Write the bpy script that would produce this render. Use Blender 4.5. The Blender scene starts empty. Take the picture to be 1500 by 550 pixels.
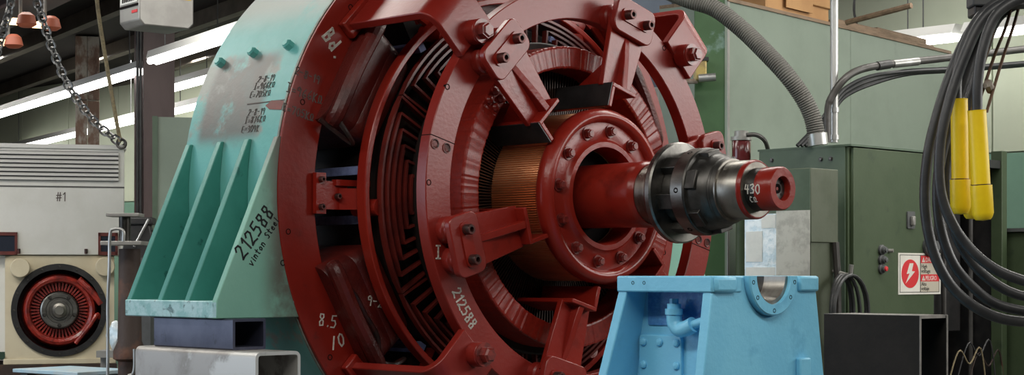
import bpy, bmesh, math, random
from mathutils import Vector, Matrix
random.seed(7)
R = math.radians
pi = math.pi
sc = bpy.context.scene
col = sc.collection

# ------------------------------------------------------------------ camera
CAMH = 1.55            # camera height above the floor
F_PX = 2505.0          # focal length in pixels of a 1500 px wide picture
HOR = 402.0            # horizon row
cam_d = bpy.data.cameras.new('camera')
cam = bpy.data.objects.new('camera', cam_d)
col.objects.link(cam)
cam.location = (0, 0, CAMH)
cam.rotation_euler = (R(90), 0, 0)
cam_d.sensor_width = 36.0
cam_d.lens = F_PX / 1500.0 * 36.0
cam_d.shift_y = (HOR - 275.0) / 1500.0
cam_d.clip_end = 200
sc.camera = cam

# ------------------------------------------------------------------ world, view
w = bpy.data.worlds.new('world'); sc.world = w
w.use_nodes = True
w.node_tree.nodes['Background'].inputs[0].default_value = (.75, .85, 1, 1)
w.node_tree.nodes['Background'].inputs[1].default_value = 0.3
vs = sc.view_settings
vs.view_transform = 'Standard'; vs.look = 'None'; vs.gamma = 1.0; vs.exposure = 0.0
vs.use_curve_mapping = False

AL = R(44.4)
AX = Vector((math.sin(AL), -math.cos(AL), 0))      # shaft axis, towards the viewer
BX = Vector((math.cos(AL), math.sin(AL), 0))
P0 = Vector((.2686, 6.5655, CAMH + .2955))         # on the shaft axis, plane of the brush ring
GROT = AL - pi / 2

def G(t, y, z): return P0 + AX * t + BX * y + Vector((0, 0, z))
def at(x, y, d): return Vector(((x - 750) / F_PX * d, d, CAMH + (HOR - y) / F_PX * d))

def area(name, loc, size, size_y, power, color, target):
    l = bpy.data.lights.new(name, 'AREA'); l.shape = 'RECTANGLE'
    l.size = size; l.size_y = size_y; l.energy = power; l.color = color
    o = bpy.data.objects.new(name, l); col.objects.link(o)
    o.location = loc
    o.rotation_euler = (Vector(target) - Vector(loc)).to_track_quat('-Z', 'Y').to_euler()
    return o
WARM = (1, .97, .9); COOL = (.72, .85, 1)
# unseen overhead area lights, added as further rows of shop fluorescents
area('extra_light_row', (-1.9, 3.6, 3.9), 4.5, .4, 90, WARM, (-1.5, 4.0, 0))
area('extra_light_row', (1.4, 3.0, 3.9), 4.5, .4, 80, WARM, (1.2, 3.6, 0))
area('extra_light_row', (-2.6, 7.6, 3.9), 4.5, .4, 72, WARM, (-2.6, 7.6, 0))
area('extra_light_row', (2.2, 7.6, 3.95), 3.5, .4, 80, WARM, (2.2, 7.6, 0))
area('extra_light_row', (4.2, 9.4, 3.95), 3.5, .4, 70, WARM, (4.2, 9.4, 0))
area('red_sheen_light', (6.2, 6.2, 3.25), 5.0, 1.2, 165, (1, .98, .94), (0, 6.5, 2.2))  # added broad area light, no window there; gives red paint its upper sheen
area('extra_light_row', (-4.2, 12.0, 3.95), 5.0, .4, 130, WARM, (-4.2, 12.0, 0))
area('extra_light_row', (-5.2, 18.6, 3.9), 5.0, .4, 260, WARM, (-5.2, 18.6, 0))  # strengthened and moved back to brighten the far left wall
area('extra_light_row', (1.6, 12.2, 3.95), 3.5, .4, 22, WARM, (1.6, 12.2, 0))  # added between booth and back wall to brighten that wall
area('extra_light_row', (-4.6, 8.3, 3.95), 3.0, .4, 80, WARM, (-4.6, 8.3, 0))  # added to brighten the front of the cream motor
# cool daylight from the left: unseen added area light, placed to reflect in copper
area('left_daylight', (-8.5, 6.2, 2.2), 5.0, 3.6, 175, COOL, (0, 6.5, 1.4))

# ------------------------------------------------------------------ materials
def mat(name, c1, rough=.5, metal=0.0, c2=None, scale=6.0, lo=.4, hi=.65, bump=0.0, bscale=60.0,
        c3=None, scale3=2.0, lo3=.55, hi3=.7, emit=None, estr=0, coat=0.0, stretch=None, spec=.5, alpha=1.0, trans=0.0, detail=6):
    m = bpy.data.materials.new(name); m.use_nodes = True
    nt = m.node_tree; b = nt.nodes['Principled BSDF']
    b.inputs['Base Color'].default_value = (*c1, 1)
    b.inputs['Roughness'].default_value = rough
    b.inputs['Metallic'].default_value = metal
    b.inputs['Coat Weight'].default_value = coat
    b.inputs['Coat Roughness'].default_value = .15
    b.inputs['Specular IOR Level'].default_value = spec
    if trans: b.inputs['Transmission Weight'].default_value = trans
    if alpha < 1: b.inputs['Alpha'].default_value = alpha
    if emit:
        b.inputs['Emission Color'].default_value = (*emit, 1)
        b.inputs['Emission Strength'].default_value = estr
    tc = nt.nodes.new('ShaderNodeTexCoord')
    src = tc.outputs['Object']
    if stretch:
        mp = nt.nodes.new('ShaderNodeMapping'); mp.inputs['Scale'].default_value = stretch
        nt.links.new(src, mp.inputs[0]); src = mp.outputs[0]
    def noise(s, d=6):
        n = nt.nodes.new('ShaderNodeTexNoise'); n.inputs['Scale'].default_value = s
        n.inputs['Detail'].default_value = d; n.inputs['Roughness'].default_value = .62
        nt.links.new(src, n.inputs['Vector']); return n.outputs['Fac']
    def mixc(fac, a, bcol):
        mx = nt.nodes.new('ShaderNodeMix'); mx.data_type = 'RGBA'
        nt.links.new(fac, mx.inputs[0])
        if isinstance(a, tuple): mx.inputs[6].default_value = (*a, 1)
        else: nt.links.new(a, mx.inputs[6])
        mx.inputs[7].default_value = (*bcol, 1)
        return mx.outputs[2]
    def ramp(v, l, h):
        mr = nt.nodes.new('ShaderNodeMapRange'); mr.interpolation_type = 'SMOOTHSTEP'
        mr.inputs[1].default_value = l; mr.inputs[2].default_value = h
        nt.links.new(v, mr.inputs[0]); return mr.outputs[0]
    cur = c1
    if c2: cur = mixc(ramp(noise(scale, detail), lo, hi), cur, c2)
    if c3: cur = mixc(ramp(noise(scale3, detail), lo3, hi3), cur, c3)
    if not isinstance(cur, tuple): nt.links.new(cur, b.inputs['Base Color'])
    if bump:
        bp = nt.nodes.new('ShaderNodeBump'); bp.inputs['Strength'].default_value = bump; bp.inputs['Distance'].default_value = .01
        nt.links.new(noise(bscale, 3), bp.inputs['Height']); nt.links.new(bp.outputs[0], b.inputs['Normal'])
    m['h'] = 1
    mat.ctx[name] = (nt, b, cur, noise, mixc, ramp, tc)
    M[name] = m
    return m
mat.ctx = {}
M = {}
def patch(name, axis, l0, l1, h0, h1, colr, noise_scale=5, amount=.9, axis2=None, p2=None, nlo=.3, nhi=.55):
    """a worn patch of another colour: a soft band along one (or two) object axes broken by noise"""
    nt, b, cur, noise, mixc, ramp, tc = mat.ctx[name]
    sx = nt.nodes.new('ShaderNodeSeparateXYZ'); nt.links.new(tc.outputs['Object'], sx.inputs[0])
    def mul(a, c):
        q = nt.nodes.new('ShaderNodeMath'); q.operation = 'MULTIPLY'; nt.links.new(a, q.inputs[0])
        if isinstance(c, (int, float)): q.inputs[1].default_value = c
        else: nt.links.new(c, q.inputs[1])
        return q.outputs[0]
    f = mul(ramp(sx.outputs[axis], l0, l1), ramp(sx.outputs[axis], h1, h0))
    if axis2 is not None:
        f = mul(f, mul(ramp(sx.outputs[axis2], p2[0], p2[1]), ramp(sx.outputs[axis2], p2[3], p2[2])))
    f = mul(mul(f, ramp(noise(noise_scale), nlo, nhi)), amount)
    cur = mixc(f, cur, colr)
    nt.links.new(cur, b.inputs['Base Color'])
    mat.ctx[name] = (nt, b, cur, noise, mixc, ramp, tc)

mat('red_paint', (.245, .014, .008), .28, c2=(.28, .021, .012), scale=3, bump=.10, bscale=45, c3=(.15, .010, .006), scale3=5, spec=.42)
mat('red_ring', (.250, .020, .014), .32, c2=(.215, .014, .009), scale=4, bump=.06, bscale=70, c3=(.27, .038, .029), scale3=9, lo3=.55, hi3=.8, spec=.48)
mat('red_frame', (.215, .012, .006), .37, c2=(.175, .010, .005), scale=5, bump=.10, bscale=35, c3=(.12, .012, .009), scale3=11, lo3=.6, hi3=.75, spec=.38)
mat('red_tape', (.27, .018, .010), .30, c2=(.20, .013, .008), scale=60, bump=.10, bscale=200, spec=.5)
mat('dark_tape', (.016, .009, .008), .35, c2=(.04, .009, .007), scale=24, bump=.12, bscale=120, spec=.4)
mat('maroon_coil', (.105, .011, .008), .36, c2=(.055, .008, .007), scale=6, bump=.25, bscale=90, spec=.45)
mat('maroon_bar', (.15, .018, .013), .36, c2=(.08, .012, .010), scale=8, bump=.1, spec=.45)
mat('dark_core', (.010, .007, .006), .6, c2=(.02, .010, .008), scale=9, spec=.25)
mat('riser_dark', (.030, .018, .014), .4, metal=.4, c2=(.07, .035, .025), scale=20)
mat('copper', (.93, .47, .25), .36, metal=1, c2=(.60, .27, .13), scale=5, lo=.35, hi=.75, stretch=(.3, 1, 1))
_nt, _b = mat.ctx['copper'][:2]
_tg = _nt.nodes.new('ShaderNodeTangent'); _tg.direction_type = 'RADIAL'; _tg.axis = 'X'      # turned surface
_nt.links.new(_tg.outputs[0], _b.inputs['Tangent']); _b.inputs['Anisotropic'].default_value = .85; _b.inputs['Anisotropic Rotation'].default_value = .25
mat('steel', (.26, .25, .23), .36, metal=1, c2=(.11, .105, .097), scale=6, lo=.4, hi=.7, stretch=(.6, 2.0, 2.0))
mat('steel_bright', (.36, .34, .305), .36, metal=1, c2=(.15, .135, .115), scale=5, lo=.40, hi=.70, stretch=(3.0, 1, 1))
mat('steel_dark', (.105, .10, .094), .40, metal=.85, c2=(.045, .042, .038), scale=7)
mat('bolt_dark', (.045, .030, .028), .42, metal=.5, c2=(.13, .03, .025), scale=30)
mat('bolt_red', (.25, .025, .018), .34, c2=(.12, .015, .012), scale=25, coat=.25)
mat('hole', (.008, .006, .006), .9, spec=.1)
mat('blue_daylit_strip', (.26, .31, .56), .5, c2=(.16, .20, .40), scale=25, lo=.35, hi=.7, bump=.3, bscale=70)  # blue daylight between the poles painted into the steel strip colour
mat('teal_paint', (.055, .26, .215), .45, c2=(.07, .30, .25), scale=4, bump=.08, bscale=40, c3=(.03, .15, .13), scale3=13, lo3=.64, hi3=.72, spec=.4)
mat('teal_shell', (.10, .36, .33), .45, c2=(.15, .42, .40), scale=5, lo=.35, hi=.7, bump=.08, bscale=40, c3=(.25, .27, .235), scale3=3.2, lo3=.54, hi3=.62, spec=.35)
patch('teal_shell', 2, .12, .24, .50, .56, (.125, .112, .100), 7, .92, 0, (-1.03, -.97, -.66, -.58), .30, .46)
patch('teal_shell', 2, .60, .76, 2.0, 2.1, (.31, .315, .28), 3, .9, None, None, .26, .42)
patch('teal_shell', 2, -.1, .02, .16, .24, (.13, .44, .40), 6, .9, None, None, .3, .5)
mat('teal_plate', (.20, .44, .345), .46, c2=(.22, .47, .37), scale=4, bump=.06, bscale=40, c3=(.14, .33, .255), scale3=12, lo3=.62, hi3=.74)
patch('teal_plate', 1, -1.19, -1.08, 0, .1, (.10, .055, .045), 5, .85, None, None, .2, .5)
mat('teal_edge', (.38, .60, .62), .42, c2=(.22, .46, .46), scale=14, lo=.45, hi=.6, c3=(.07, .16, .16), scale3=22, lo3=.58, hi3=.68, bump=.15)
mat('seam_grey', (.25, .27, .23), .6, c2=(.15, .17, .14), scale=20)
mat('blue_tube', (.080, .085, .125), .42, metal=.5, c2=(.045, .048, .08), scale=6, lo=.35, hi=.7, c3=(.025, .025, .035), scale3=18, lo3=.6, hi3=.7)
mat('grey_tube', (.34, .32, .30), .48, metal=.35, c2=(.22, .20, .18), scale=4, lo=.42, hi=.6, c3=(.50, .49, .47), scale3=2.2, lo3=.5, hi3=.56)
mat('black_plate', (.009, .008, .0072), .6, c2=(.015, .013, .0115), scale=7, bump=.05, spec=.22)
mat('plate_edge', (.30, .28, .26), .45, metal=.5, c2=(.18, .17, .16), scale=15)
mat('sky_blue', (.18, .54, .78), .38, c2=(.205, .58, .81), scale=5, bump=.10, bscale=60, c3=(.145, .46, .69), scale3=7, spec=.4)
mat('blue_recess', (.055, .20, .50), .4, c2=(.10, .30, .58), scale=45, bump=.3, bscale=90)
mat('orange_bearing', (.62, .10, .035), .4, c2=(.45, .06, .03), scale=8)
mat('white_paint', (.74, .73, .69), .5, c2=(.68, .67, .62), scale=3, bump=.03, c3=(.56, .53, .47), scale3=6, lo3=.66, hi3=.8)
mat('louver', (.66, .65, .62), .5)
mat('louver_dark', (.10, .095, .09), .7)
mat('cream', (.68, .60, .43), .5, c2=(.62, .53, .37), scale=4, bump=.05, c3=(.46, .36, .24), scale3=6, lo3=.66, hi3=.8)
mat('maroon_frame', (.15, .024, .018), .5, c2=(.10, .02, .016), scale=10)
mat('winding_red', (.40, .035, .022), .3, c2=(.16, .015, .012), scale=16, coat=.4, bump=.3, bscale=60)
mat('black_paint', (.014, .014, .015), .45, c2=(.03, .028, .028), scale=9)
mat('green_cab', (.043, .066, .031), .52, c2=(.052, .076, .038), scale=3, c3=(.032, .050, .026), scale3=9, lo3=.58, hi3=.75, bump=.04, spec=.4)
mat('green_cab_grey', (.085, .125, .085), .55, c2=(.065, .10, .065), scale=4, c3=(.12, .135, .11), scale3=7, lo3=.58, hi3=.75)
mat('green_box', (.055, .068, .038), .55, c2=(.075, .088, .056), scale=4, bump=.04)
mat('green_post', (.045, .105, .040), .5, c2=(.055, .125, .05), scale=4, c3=(.15, .24, .20), scale3=3, lo3=.58, hi3=.66)
mat('booth_green', (.225, .275, .225), .55, c2=(.195, .24, .195), scale=1.6, c3=(.16, .20, .165), scale3=4, lo3=.58, hi3=.8)
mat('wall_dim', (.16, .15, .135), .7, c2=(.12, .11, .10), scale=1)
mat('wall_cream', (.50, .54, .42), .6, c2=(.46, .50, .385), scale=1.3)
mat('wall_green', (.17, .30, .225), .6, c2=(.145, .265, .20), scale=1.3)
mat('ceiling_dark', (.016, .012, .011), .85, c2=(.012, .009, .009), scale=2, spec=.2)
mat('joist', (.10, .085, .07), .75, c2=(.07, .06, .05), scale=3, spec=.2)
mat('girder', (.075, .052, .052), .6, c2=(.055, .038, .038), scale=3, spec=.3)
mat('column_brown', (.115, .080, .078), .5, c2=(.08, .055, .055), scale=3, stretch=(1, 1, .3))
mat('rust', (.20, .12, .085), .75, c2=(.40, .36, .31), scale=6, lo=.42, hi=.56, c3=(.12, .065, .045), scale3=9, bump=.3, stretch=(1, 1, .5))
mat('rust_dark', (.035, .020, .015), .65, c2=(.10, .04, .022), scale=5, lo=.52, hi=.68, bump=.2)
mat('floor', (.11, .105, .095), .55, c2=(.08, .075, .068), scale=.9, c3=(.05, .048, .043), scale3=3, lo3=.58, hi3=.75, bump=.03)
mat('galv', (.46, .46, .45), .38, metal=.75, c2=(.30, .30, .29), scale=10, stretch=(1, 1, .3))
mat('chain', (.20, .20, .20), .4, metal=.8, c2=(.09, .085, .08), scale=30)
mat('rope', (.26, .21, .12), .9, c2=(.16, .13, .08), scale=60)
mat('hose', (.115, .110, .098), .55, c2=(.085, .08, .072), scale=8, spec=.35)
mat('cable', (.026, .027, .029), .42, c2=(.042, .042, .043), scale=12, bump=.06)
mat('conduit_dark', (.05, .046, .042), .42, metal=.2, c2=(.08, .076, .072), scale=9)
mat('yellow', (.90, .64, .010), .40, c2=(.82, .56, .008), scale=6, c3=(.50, .32, .02), scale3=8, lo3=.66, hi3=.8, bump=.05)
mat('cardboard', (.50, .28, .12), .7, c2=(.43, .23, .095), scale=5)
mat('wood', (.26, .18, .12), .75, c2=(.17, .115, .075), scale=6, stretch=(1, 6, 6))
mat('rusty_wire', (.16, .085, .045), .7, c2=(.09, .05, .03), scale=40)
mat('grey_metal', (.33, .32, .30), .42, metal=.4, c2=(.26, .25, .235), scale=4)
mat('blue_grey', (.20, .24, .30), .5, c2=(.17, .20, .26), scale=3)
mat('dark_grey', (.085, .088, .09), .55, c2=(.06, .062, .064), scale=4)
mat('paper', (.82, .82, .80), .6, c2=(.72, .73, .72), scale=9)
mat('paper_grey', (.60, .59, .55), .6, c2=(.46, .45, .42), scale=12, lo=.45, hi=.6)
mat('plastic', (.55, .68, .76), .16, c2=(.82, .87, .90), scale=12, lo=.42, hi=.58, bump=.4, bscale=20, spec=.8)
mat('sign_white', (.68, .66, .60), .5, c2=(.60, .58, .52), scale=8)
mat('sign_red', (.58, .028, .035), .45)
mat('sign_black', (.02, .02, .02), .5)
mat('sign_tan', (.46, .42, .34), .5)
mat('chalk', (.66, .62, .55), .9)
mat('marker', (.012, .012, .014), .6)
mat('pencil', (.13, .105, .095), .85)
mat('red_smear', (.20, .035, .025), .6, c2=(.14, .03, .02), scale=10)
mat('tube_glow', (.9, .9, .9), .4, emit=(1, .985, .95), estr=8)
mat('sodium_glow', (.9, .6, .3), .4, emit=(1, .62, .30), estr=5)
mat('sodium_red', (.20, .05, .025), .6, emit=(1, .22, .08), estr=.05)
mat('fixture', (.62, .62, .60), .5)
mat('light_plate', (.34, .50, .60), .45, c2=(.42, .48, .50), scale=5)
mat('maroon_glass', (.11, .014, .016), .2, coat=.5)
mat('yellow_brass', (.48, .36, .12), .45, metal=.2, c2=(.3, .22, .1), scale=20)
mat('pane_dark', (.03, .035, .05), .15)
mat('sock_black', (.02, .02, .02), .3)

# ------------------------------------------------------------------ mesh helpers
class MB:
    def __init__(s): s.v = []; s.f = []
    def add(s, vs, fs, mx=None):
        n = len(s.v)
        for p in vs:
            p = Vector(p)
            s.v.append(mx @ p if mx else p)
        s.f += [tuple(i + n for i in f) for f in fs]
        return s
    def box(s, lo, hi, mx=None):
        x0, y0, z0 = lo; x1, y1, z1 = hi
        return s.add([(x0,y0,z0),(x1,y0,z0),(x1,y1,z0),(x0,y1,z0),(x0,y0,z1),(x1,y0,z1),(x1,y1,z1),(x0,y1,z1)],
                     [(0,3,2,1),(4,5,6,7),(0,1,5,4),(1,2,6,5),(2,3,7,6),(3,0,4,7)], mx)
    def prism(s, pts, f0, f1):
        """polygon pts (list of 2D) mapped by f0 / f1 to 3D, side walls between"""
        n = len(pts)
        vs = [f0(*p) for p in pts] + [f1(*p) for p in pts]
        fs = [tuple(range(n - 1, -1, -1)), tuple(range(n, 2 * n))]
        fs += [(i, (i + 1) % n, n + (i + 1) % n, n + i) for i in range(n)]
        return s.add(vs, fs)
    def lathe(s, prof, n=96, a0=0.0, a1=2 * pi, closed=True, mx=None, wob=None):
        """profile of (t, r) turned about the x axis; closed: the profile is a loop"""
        full = abs(a1 - a0 - 2 * pi) < 1e-6
        m = len(prof); k = n if full else n + 1
        vs = []
        for i in range(k):
            a = a0 + (a1 - a0) * i / n
            for j, (t, r) in enumerate(prof):
                rr = r + (wob(i, j) if wob else 0)
                vs.append((t, rr * math.sin(a), rr * math.cos(a)))
        fs = []
        for i in range(n):
            i2 = (i + 1) % k
            for j in range(m if closed else m - 1):
                j2 = (j + 1) % m
                fs.append((i * m + j, i2 * m + j, i2 * m + j2, i * m + j2))
        if not full and closed:
            fs.append(tuple(range(m))); fs.append(tuple(reversed([(k - 1) * m + j for j in range(m)])))
        return s.add(vs, fs, mx)
    def cyl(s, p, q, r, n=16, r2=None, cap=True):
        p = Vector(p); q = Vector(q); d = (q - p); 
        u = d.orthogonal().normalized(); v = d.normalized().cross(u)
        r2 = r if r2 is None else r2
        vs = []
        for c, rr in ((p, r), (q, r2)):
            for i in range(n):
                a = 2 * pi * i / n
                vs.append(c + (u * math.cos(a) + v * math.sin(a)) * rr)
        fs = [(i, (i + 1) % n, n + (i + 1) % n, n + i) for i in range(n)]
        if cap: fs += [tuple(range(n - 1, -1, -1)), tuple(range(n, 2 * n))]
        return s.add(vs, fs)
    def tube(s, path, r, n=8, cap=True, rad=None):
        P = [Vector(p) for p in path]
        T = []
        for i in range(len(P)):
            a = P[max(i - 1, 0)]; b = P[min(i + 1, len(P) - 1)]
            T.append((b - a).normalized())
        u = T[0].orthogonal().normalized()
        vs = []
        for i, p in enumerate(P):
            u = (u - T[i] * u.dot(T[i])).normalized(); v = T[i].cross(u)
            rr = rad(i) if rad else r
            for k in range(n):
                a = 2 * pi * k / n
                vs.append(p + (u * math.cos(a) + v * math.sin(a)) * rr)
        m = len(P)
        fs = [(i * n + k, i * n + (k + 1) % n, (i + 1) * n + (k + 1) % n, (i + 1) * n + k) for i in range(m - 1) for k in range(n)]
        if cap: fs += [tuple(range(n - 1, -1, -1)), tuple(range((m - 1) * n, m * n))]
        return s.add(vs, fs)
    def ribbon(s, pts, wd, th, nrm):
        """flat stroke along pts lying on a surface with normal(s) nrm"""
        for i in range(len(pts) - 1):
            p = Vector(pts[i]); q = Vector(pts[i + 1]); nn = Vector(nrm[i])
            d = (q - p)
            if d.length < 1e-6: continue
            d.normalize(); sdv = d.cross(nn).normalized() * wd / 2
            p = p - d * wd * .3; q = q + d * wd * .3
            b = nn * -.0005; t = nn * th
            s.add([p - sdv + b, p + sdv + b, q + sdv + b, q - sdv + b, p - sdv + t, p + sdv + t, q + sdv + t, q - sdv + t],
                  [(0,3,2,1),(4,5,6,7),(0,1,5,4),(1,2,6,5),(2,3,7,6),(3,0,4,7)])
        return s
    def mesh(s, name, m, angle=35):
        me = bpy.data.meshes.new(name)
        me.from_pydata([tuple(v) for v in s.v], [], s.f)
        bm = bmesh.new(); bm.from_mesh(me)
        bmesh.ops.recalc_face_normals(bm, faces=bm.faces)
        bm.to_mesh(me); bm.free()
        me.polygons.foreach_set('use_smooth', [True] * len(me.polygons))
        me.set_sharp_from_angle(angle=R(angle))
        me.materials.append(M[m])
        return me

def obj(name, mesh, parent=None, mx=None, bevel=0):
    o = bpy.data.objects.new(name, mesh); col.objects.link(o)
    if parent: o.parent = parent
    if mx is not None: o.matrix_basis = mx
    if bevel:
        b = o.modifiers.new('bevel', 'BEVEL'); b.width = bevel; b.segments = 2; b.limit_method = 'ANGLE'; b.angle_limit = R(40)
    return o
OFF = {}
def tag(o, label=None, cat=None, group=None, kind=None):
    if label: o['label'] = label
    if cat: o['category'] = cat
    if group: o['group'] = group
    if kind: o['kind'] = kind
    return o
def thing(name, label, cat, loc, rotz=0.0, group=None):
    o = bpy.data.objects.new(name, None); col.objects.link(o)
    o.empty_display_size = .1
    o.location = loc; o.rotation_euler = (0, 0, rotz)
    return tag(o, label, cat, group)
def gthing(name, label, cat, t, y, z, group=None):
    """a thing in the motor's own axes: its parts are modelled in (t, y, z) measured from the shaft axis"""
    o = thing(name, label, cat, G(t, y, z), GROT, group)
    OFF[o.name] = Vector((-t, -y, -z)); return o
def wthing(name, label, cat, loc, group=None):
    o = thing(name, label, cat, loc, 0, group)
    OFF[o.name] = -Vector(loc); return o
def part(name, mb, m, parent, bevel=0, mx=None, angle=35, label=None, kind=None):
    o = obj(name, mb.mesh(name, m, angle) if isinstance(mb, MB) else mb, parent, mx, bevel)
    if parent and parent.name in OFF and mx is None: o.location = OFF[parent.name]
    elif parent and parent.name in OFF: o.matrix_basis = Matrix.Translation(OFF[parent.name]) @ mx
    if label: o['label'] = label
    if kind: o['kind'] = kind
    return o
def solo(name, mb, m, label, cat, group=None, bevel=0, frame=None, kind=None, angle=35):
    """a top-level thing of a single mesh, its origin at the middle of its base"""
    if frame == 'g':
        mb.v = [P0 + AX * v[0] + BX * v[1] + Vector((0, 0, v[2])) for v in mb.v]
    lo = [min(v[i] for v in mb.v) for i in range(3)]; hi = [max(v[i] for v in mb.v) for i in range(3)]
    c = Vector(((lo[0] + hi[0]) / 2, (lo[1] + hi[1]) / 2, lo[2]))
    mb.v = [Vector(v) - c for v in mb.v]
    o = obj(name, mb.mesh(name, m, angle), None, Matrix.Translation(c), bevel)
    return tag(o, label, cat, group, kind)
def struct(name, mb, m, frame=None, bevel=0):
    o = solo(name, mb, m, None, None, frame=frame, bevel=bevel); o['kind'] = 'structure'; return o
def rotx(phi): return Matrix.Rotation(-R(phi), 4, 'X')     # turns "up" to the clock angle phi (clockwise seen from the front)
def pol(phi, r): return (r * math.sin(R(phi)), r * math.cos(R(phi)))
def catmull(pts, k=8):
    P = [Vector(p) for p in pts]; P = [P[0] * 2 - P[1]] + P + [P[-1] * 2 - P[-2]]
    out = []
    for i in range(1, len(P) - 2):
        for j in range(k):
            t = j / k; a, b, c, d = P[i - 1], P[i], P[i + 1], P[i + 2]
            out.append(.5 * ((2 * b) + (c - a) * t + (2 * a - 5 * b + 4 * c - d) * t * t + (-a + 3 * b - 3 * c + d) * t ** 3))
    out.append(P[-2]); return out
def arc2(cx, cy, r, a0, a1, n): return [(cx + r * math.cos(R(a0 + (a1 - a0) * i / n)), cy + r * math.sin(R(a0 + (a1 - a0) * i / n))) for i in range(n + 1)]
def rrect(x0, y0, x1, y1, r, n=5):
    return arc2(x1 - r, y1 - r, r, 0, 90, n) + arc2(x0 + r, y1 - r, r, 90, 180, n) + arc2(x0 + r, y0 + r, r, 180, 270, n) + arc2(x1 - r, y0 + r, r, 270, 360, n)

# bolts: axis along +x, base at the origin
def hexbolt(r, h, washer=0.0):
    mb = MB()
    if washer: mb.lathe([(0, 0.0001), (0, washer), (h * .25, washer), (h * .25, .0001)], 20, closed=False)
    b = h * .25 if washer else 0
    mb.cyl((b, 0, 0), (b + h * .8, 0, 0), r, 6); mb.cyl((b + h * .8, 0, 0), (b + h, 0, 0), r * .9, 6, r * .7)
    return mb
def sockbolt(r, h):
    mb = MB(); mb.lathe([(0, .0001), (0, r), (h * .85, r), (h, r * .9), (h, r * .5), (h * .5, r * .5), (h * .5, .0001)], 16, closed=False); return mb
ME = {}
ME['bolt_red'] = hexbolt(.019, .026, .026).mesh('bolt', 'bolt_red')
ME['bolt_cap'] = sockbolt(.019, .032).mesh('bolt', 'bolt_dark')
ME['bolt_big'] = hexbolt(.030, .034, .044).mesh('bolt', 'bolt_red')
ME['bolt_teal'] = hexbolt(.020, .03).mesh('bolt', 'teal_shell')
ME['bolt_steel'] = hexbolt(.020, .016, .026).mesh('bolt', 'steel_dark')
ME['hole'] = MB().lathe([(-.01, .0001), (-.01, .011), (.0012, .011), (.0012, .008), (-.004, .008), (-.004, .0001)], 14, closed=False).mesh('bolt_hole', 'hole')
ME['rivet'] = MB().lathe([(0, .0125), (.004, .0125), (.008, .009), (.010, .0001)], 12, closed=False).mesh('bolt', 'sky_blue')
def xdir(p, d):
    """matrix putting a bolt (axis +x) at p along d"""
    d = Vector(d).normalized()
    return Matrix.Translation(p) @ d.to_track_quat('X', 'Z').to_matrix().to_4x4()

# single-stroke handwriting
GL = {
'0': [[(.3,1),(.08,.8),(.05,.35),(.25,0),(.48,.15),(.55,.6),(.45,.92),(.3,1)]],
'1': [[(.1,.75),(.3,1),(.28,0)]],
'2': [[(.05,.78),(.2,1),(.45,.95),(.5,.72),(.3,.4),(.02,.05),(.3,.1),(.58,.02)]],
'3': [[(.05,.9),(.35,1),(.5,.8),(.25,.55),(.52,.35),(.4,.05),(.05,.05)]],
'4': [[(.15,1),(.05,.5),(.55,.48)],[(.42,.95),(.38,0)]],
'5': [[(.52,1),(.15,.97),(.1,.58),(.4,.6),(.52,.35),(.38,.05),(.04,.05)]],
'6': [[(.45,1),(.15,.6),(.07,.25),(.25,0),(.5,.15),(.45,.42),(.12,.35)]],
'7': [[(.03,.95),(.52,1),(.22,0)]],
'8': [[(.45,.95),(.15,.95),(.12,.7),(.45,.4),(.45,.08),(.15,.03),(.1,.32),(.48,.72),(.45,.95)]],
'9': [[(.48,.75),(.3,1),(.08,.85),(.1,.58),(.45,.6),(.5,.85),(.42,0)]],
'-': [[(.08,.5),(.45,.5)]], '/': [[(.05,0),(.4,1)]], '.': [[(.2,.0),(.25,.06)]], '=': [[(.05,.35),(.5,.37)],[(.05,.6),(.5,.62)]],
'#': [[(.15,0),(.25,1)],[(.4,0),(.5,1)],[(.02,.35),(.6,.38)],[(.05,.65),(.62,.68)]],
'V': [[(.02,.65),(.22,0),(.5,.7)]], 'S': [[(.5,.85),(.3,1),(.1,.8),(.45,.4),(.35,.05),(.05,.1)]],
'i': [[(.2,.6),(.22,0)],[(.22,.8),(.23,.86)]], 'n': [[(.08,.6),(.1,0)],[(.1,.4),(.3,.62),(.45,.45),(.45,0)]],
't': [[(.25,1),(.25,.08),(.4,0)],[(.05,.65),(.5,.68)]], 'o': [[(.3,.6),(.08,.35),(.2,.02),(.42,.15),(.45,.45),(.3,.6)]],
'e': [[(.08,.3),(.45,.38),(.35,.6),(.12,.5),(.1,.15),(.3,0),(.5,.1)]], 'l': [[(.2,1),(.2,.08),(.35,0)]],
'I': [[(.1,1),(.5,1)],[(.3,1),(.3,0)],[(.08,0),(.52,0)]], 'E': [[(.5,.95),(.12,.95),(.1,.05),(.5,.02)],[(.12,.52),(.42,.52)]],
'K': [[(.1,1),(.1,0)],[(.5,.95),(.12,.45),(.52,.02)]], 'O': [[(.05,.02),(.22,.02),(.1,.4),(.15,.8),(.4,.85),(.5,.5),(.38,.05),(.58,.05)]],
'B': [[(.12,0),(.15,1),(.42,.9),(.4,.6),(.15,.52),(.5,.4),(.45,.05),(.1,0)]], 'd': [[(.45,1),(.45,0)],[(.45,.4),(.2,.5),(.08,.2),(.25,0),(.45,.2)]],
'C': [[(.5,.85),(.25,.98),(.05,.5),(.2,.05),(.5,.1)]], 'g': [[(.4,.5),(.15,.55),(.1,.2),(.4,.2),(.42,.55),(.4,-.2),(.1,-.25)]],
' ': []}
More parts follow.
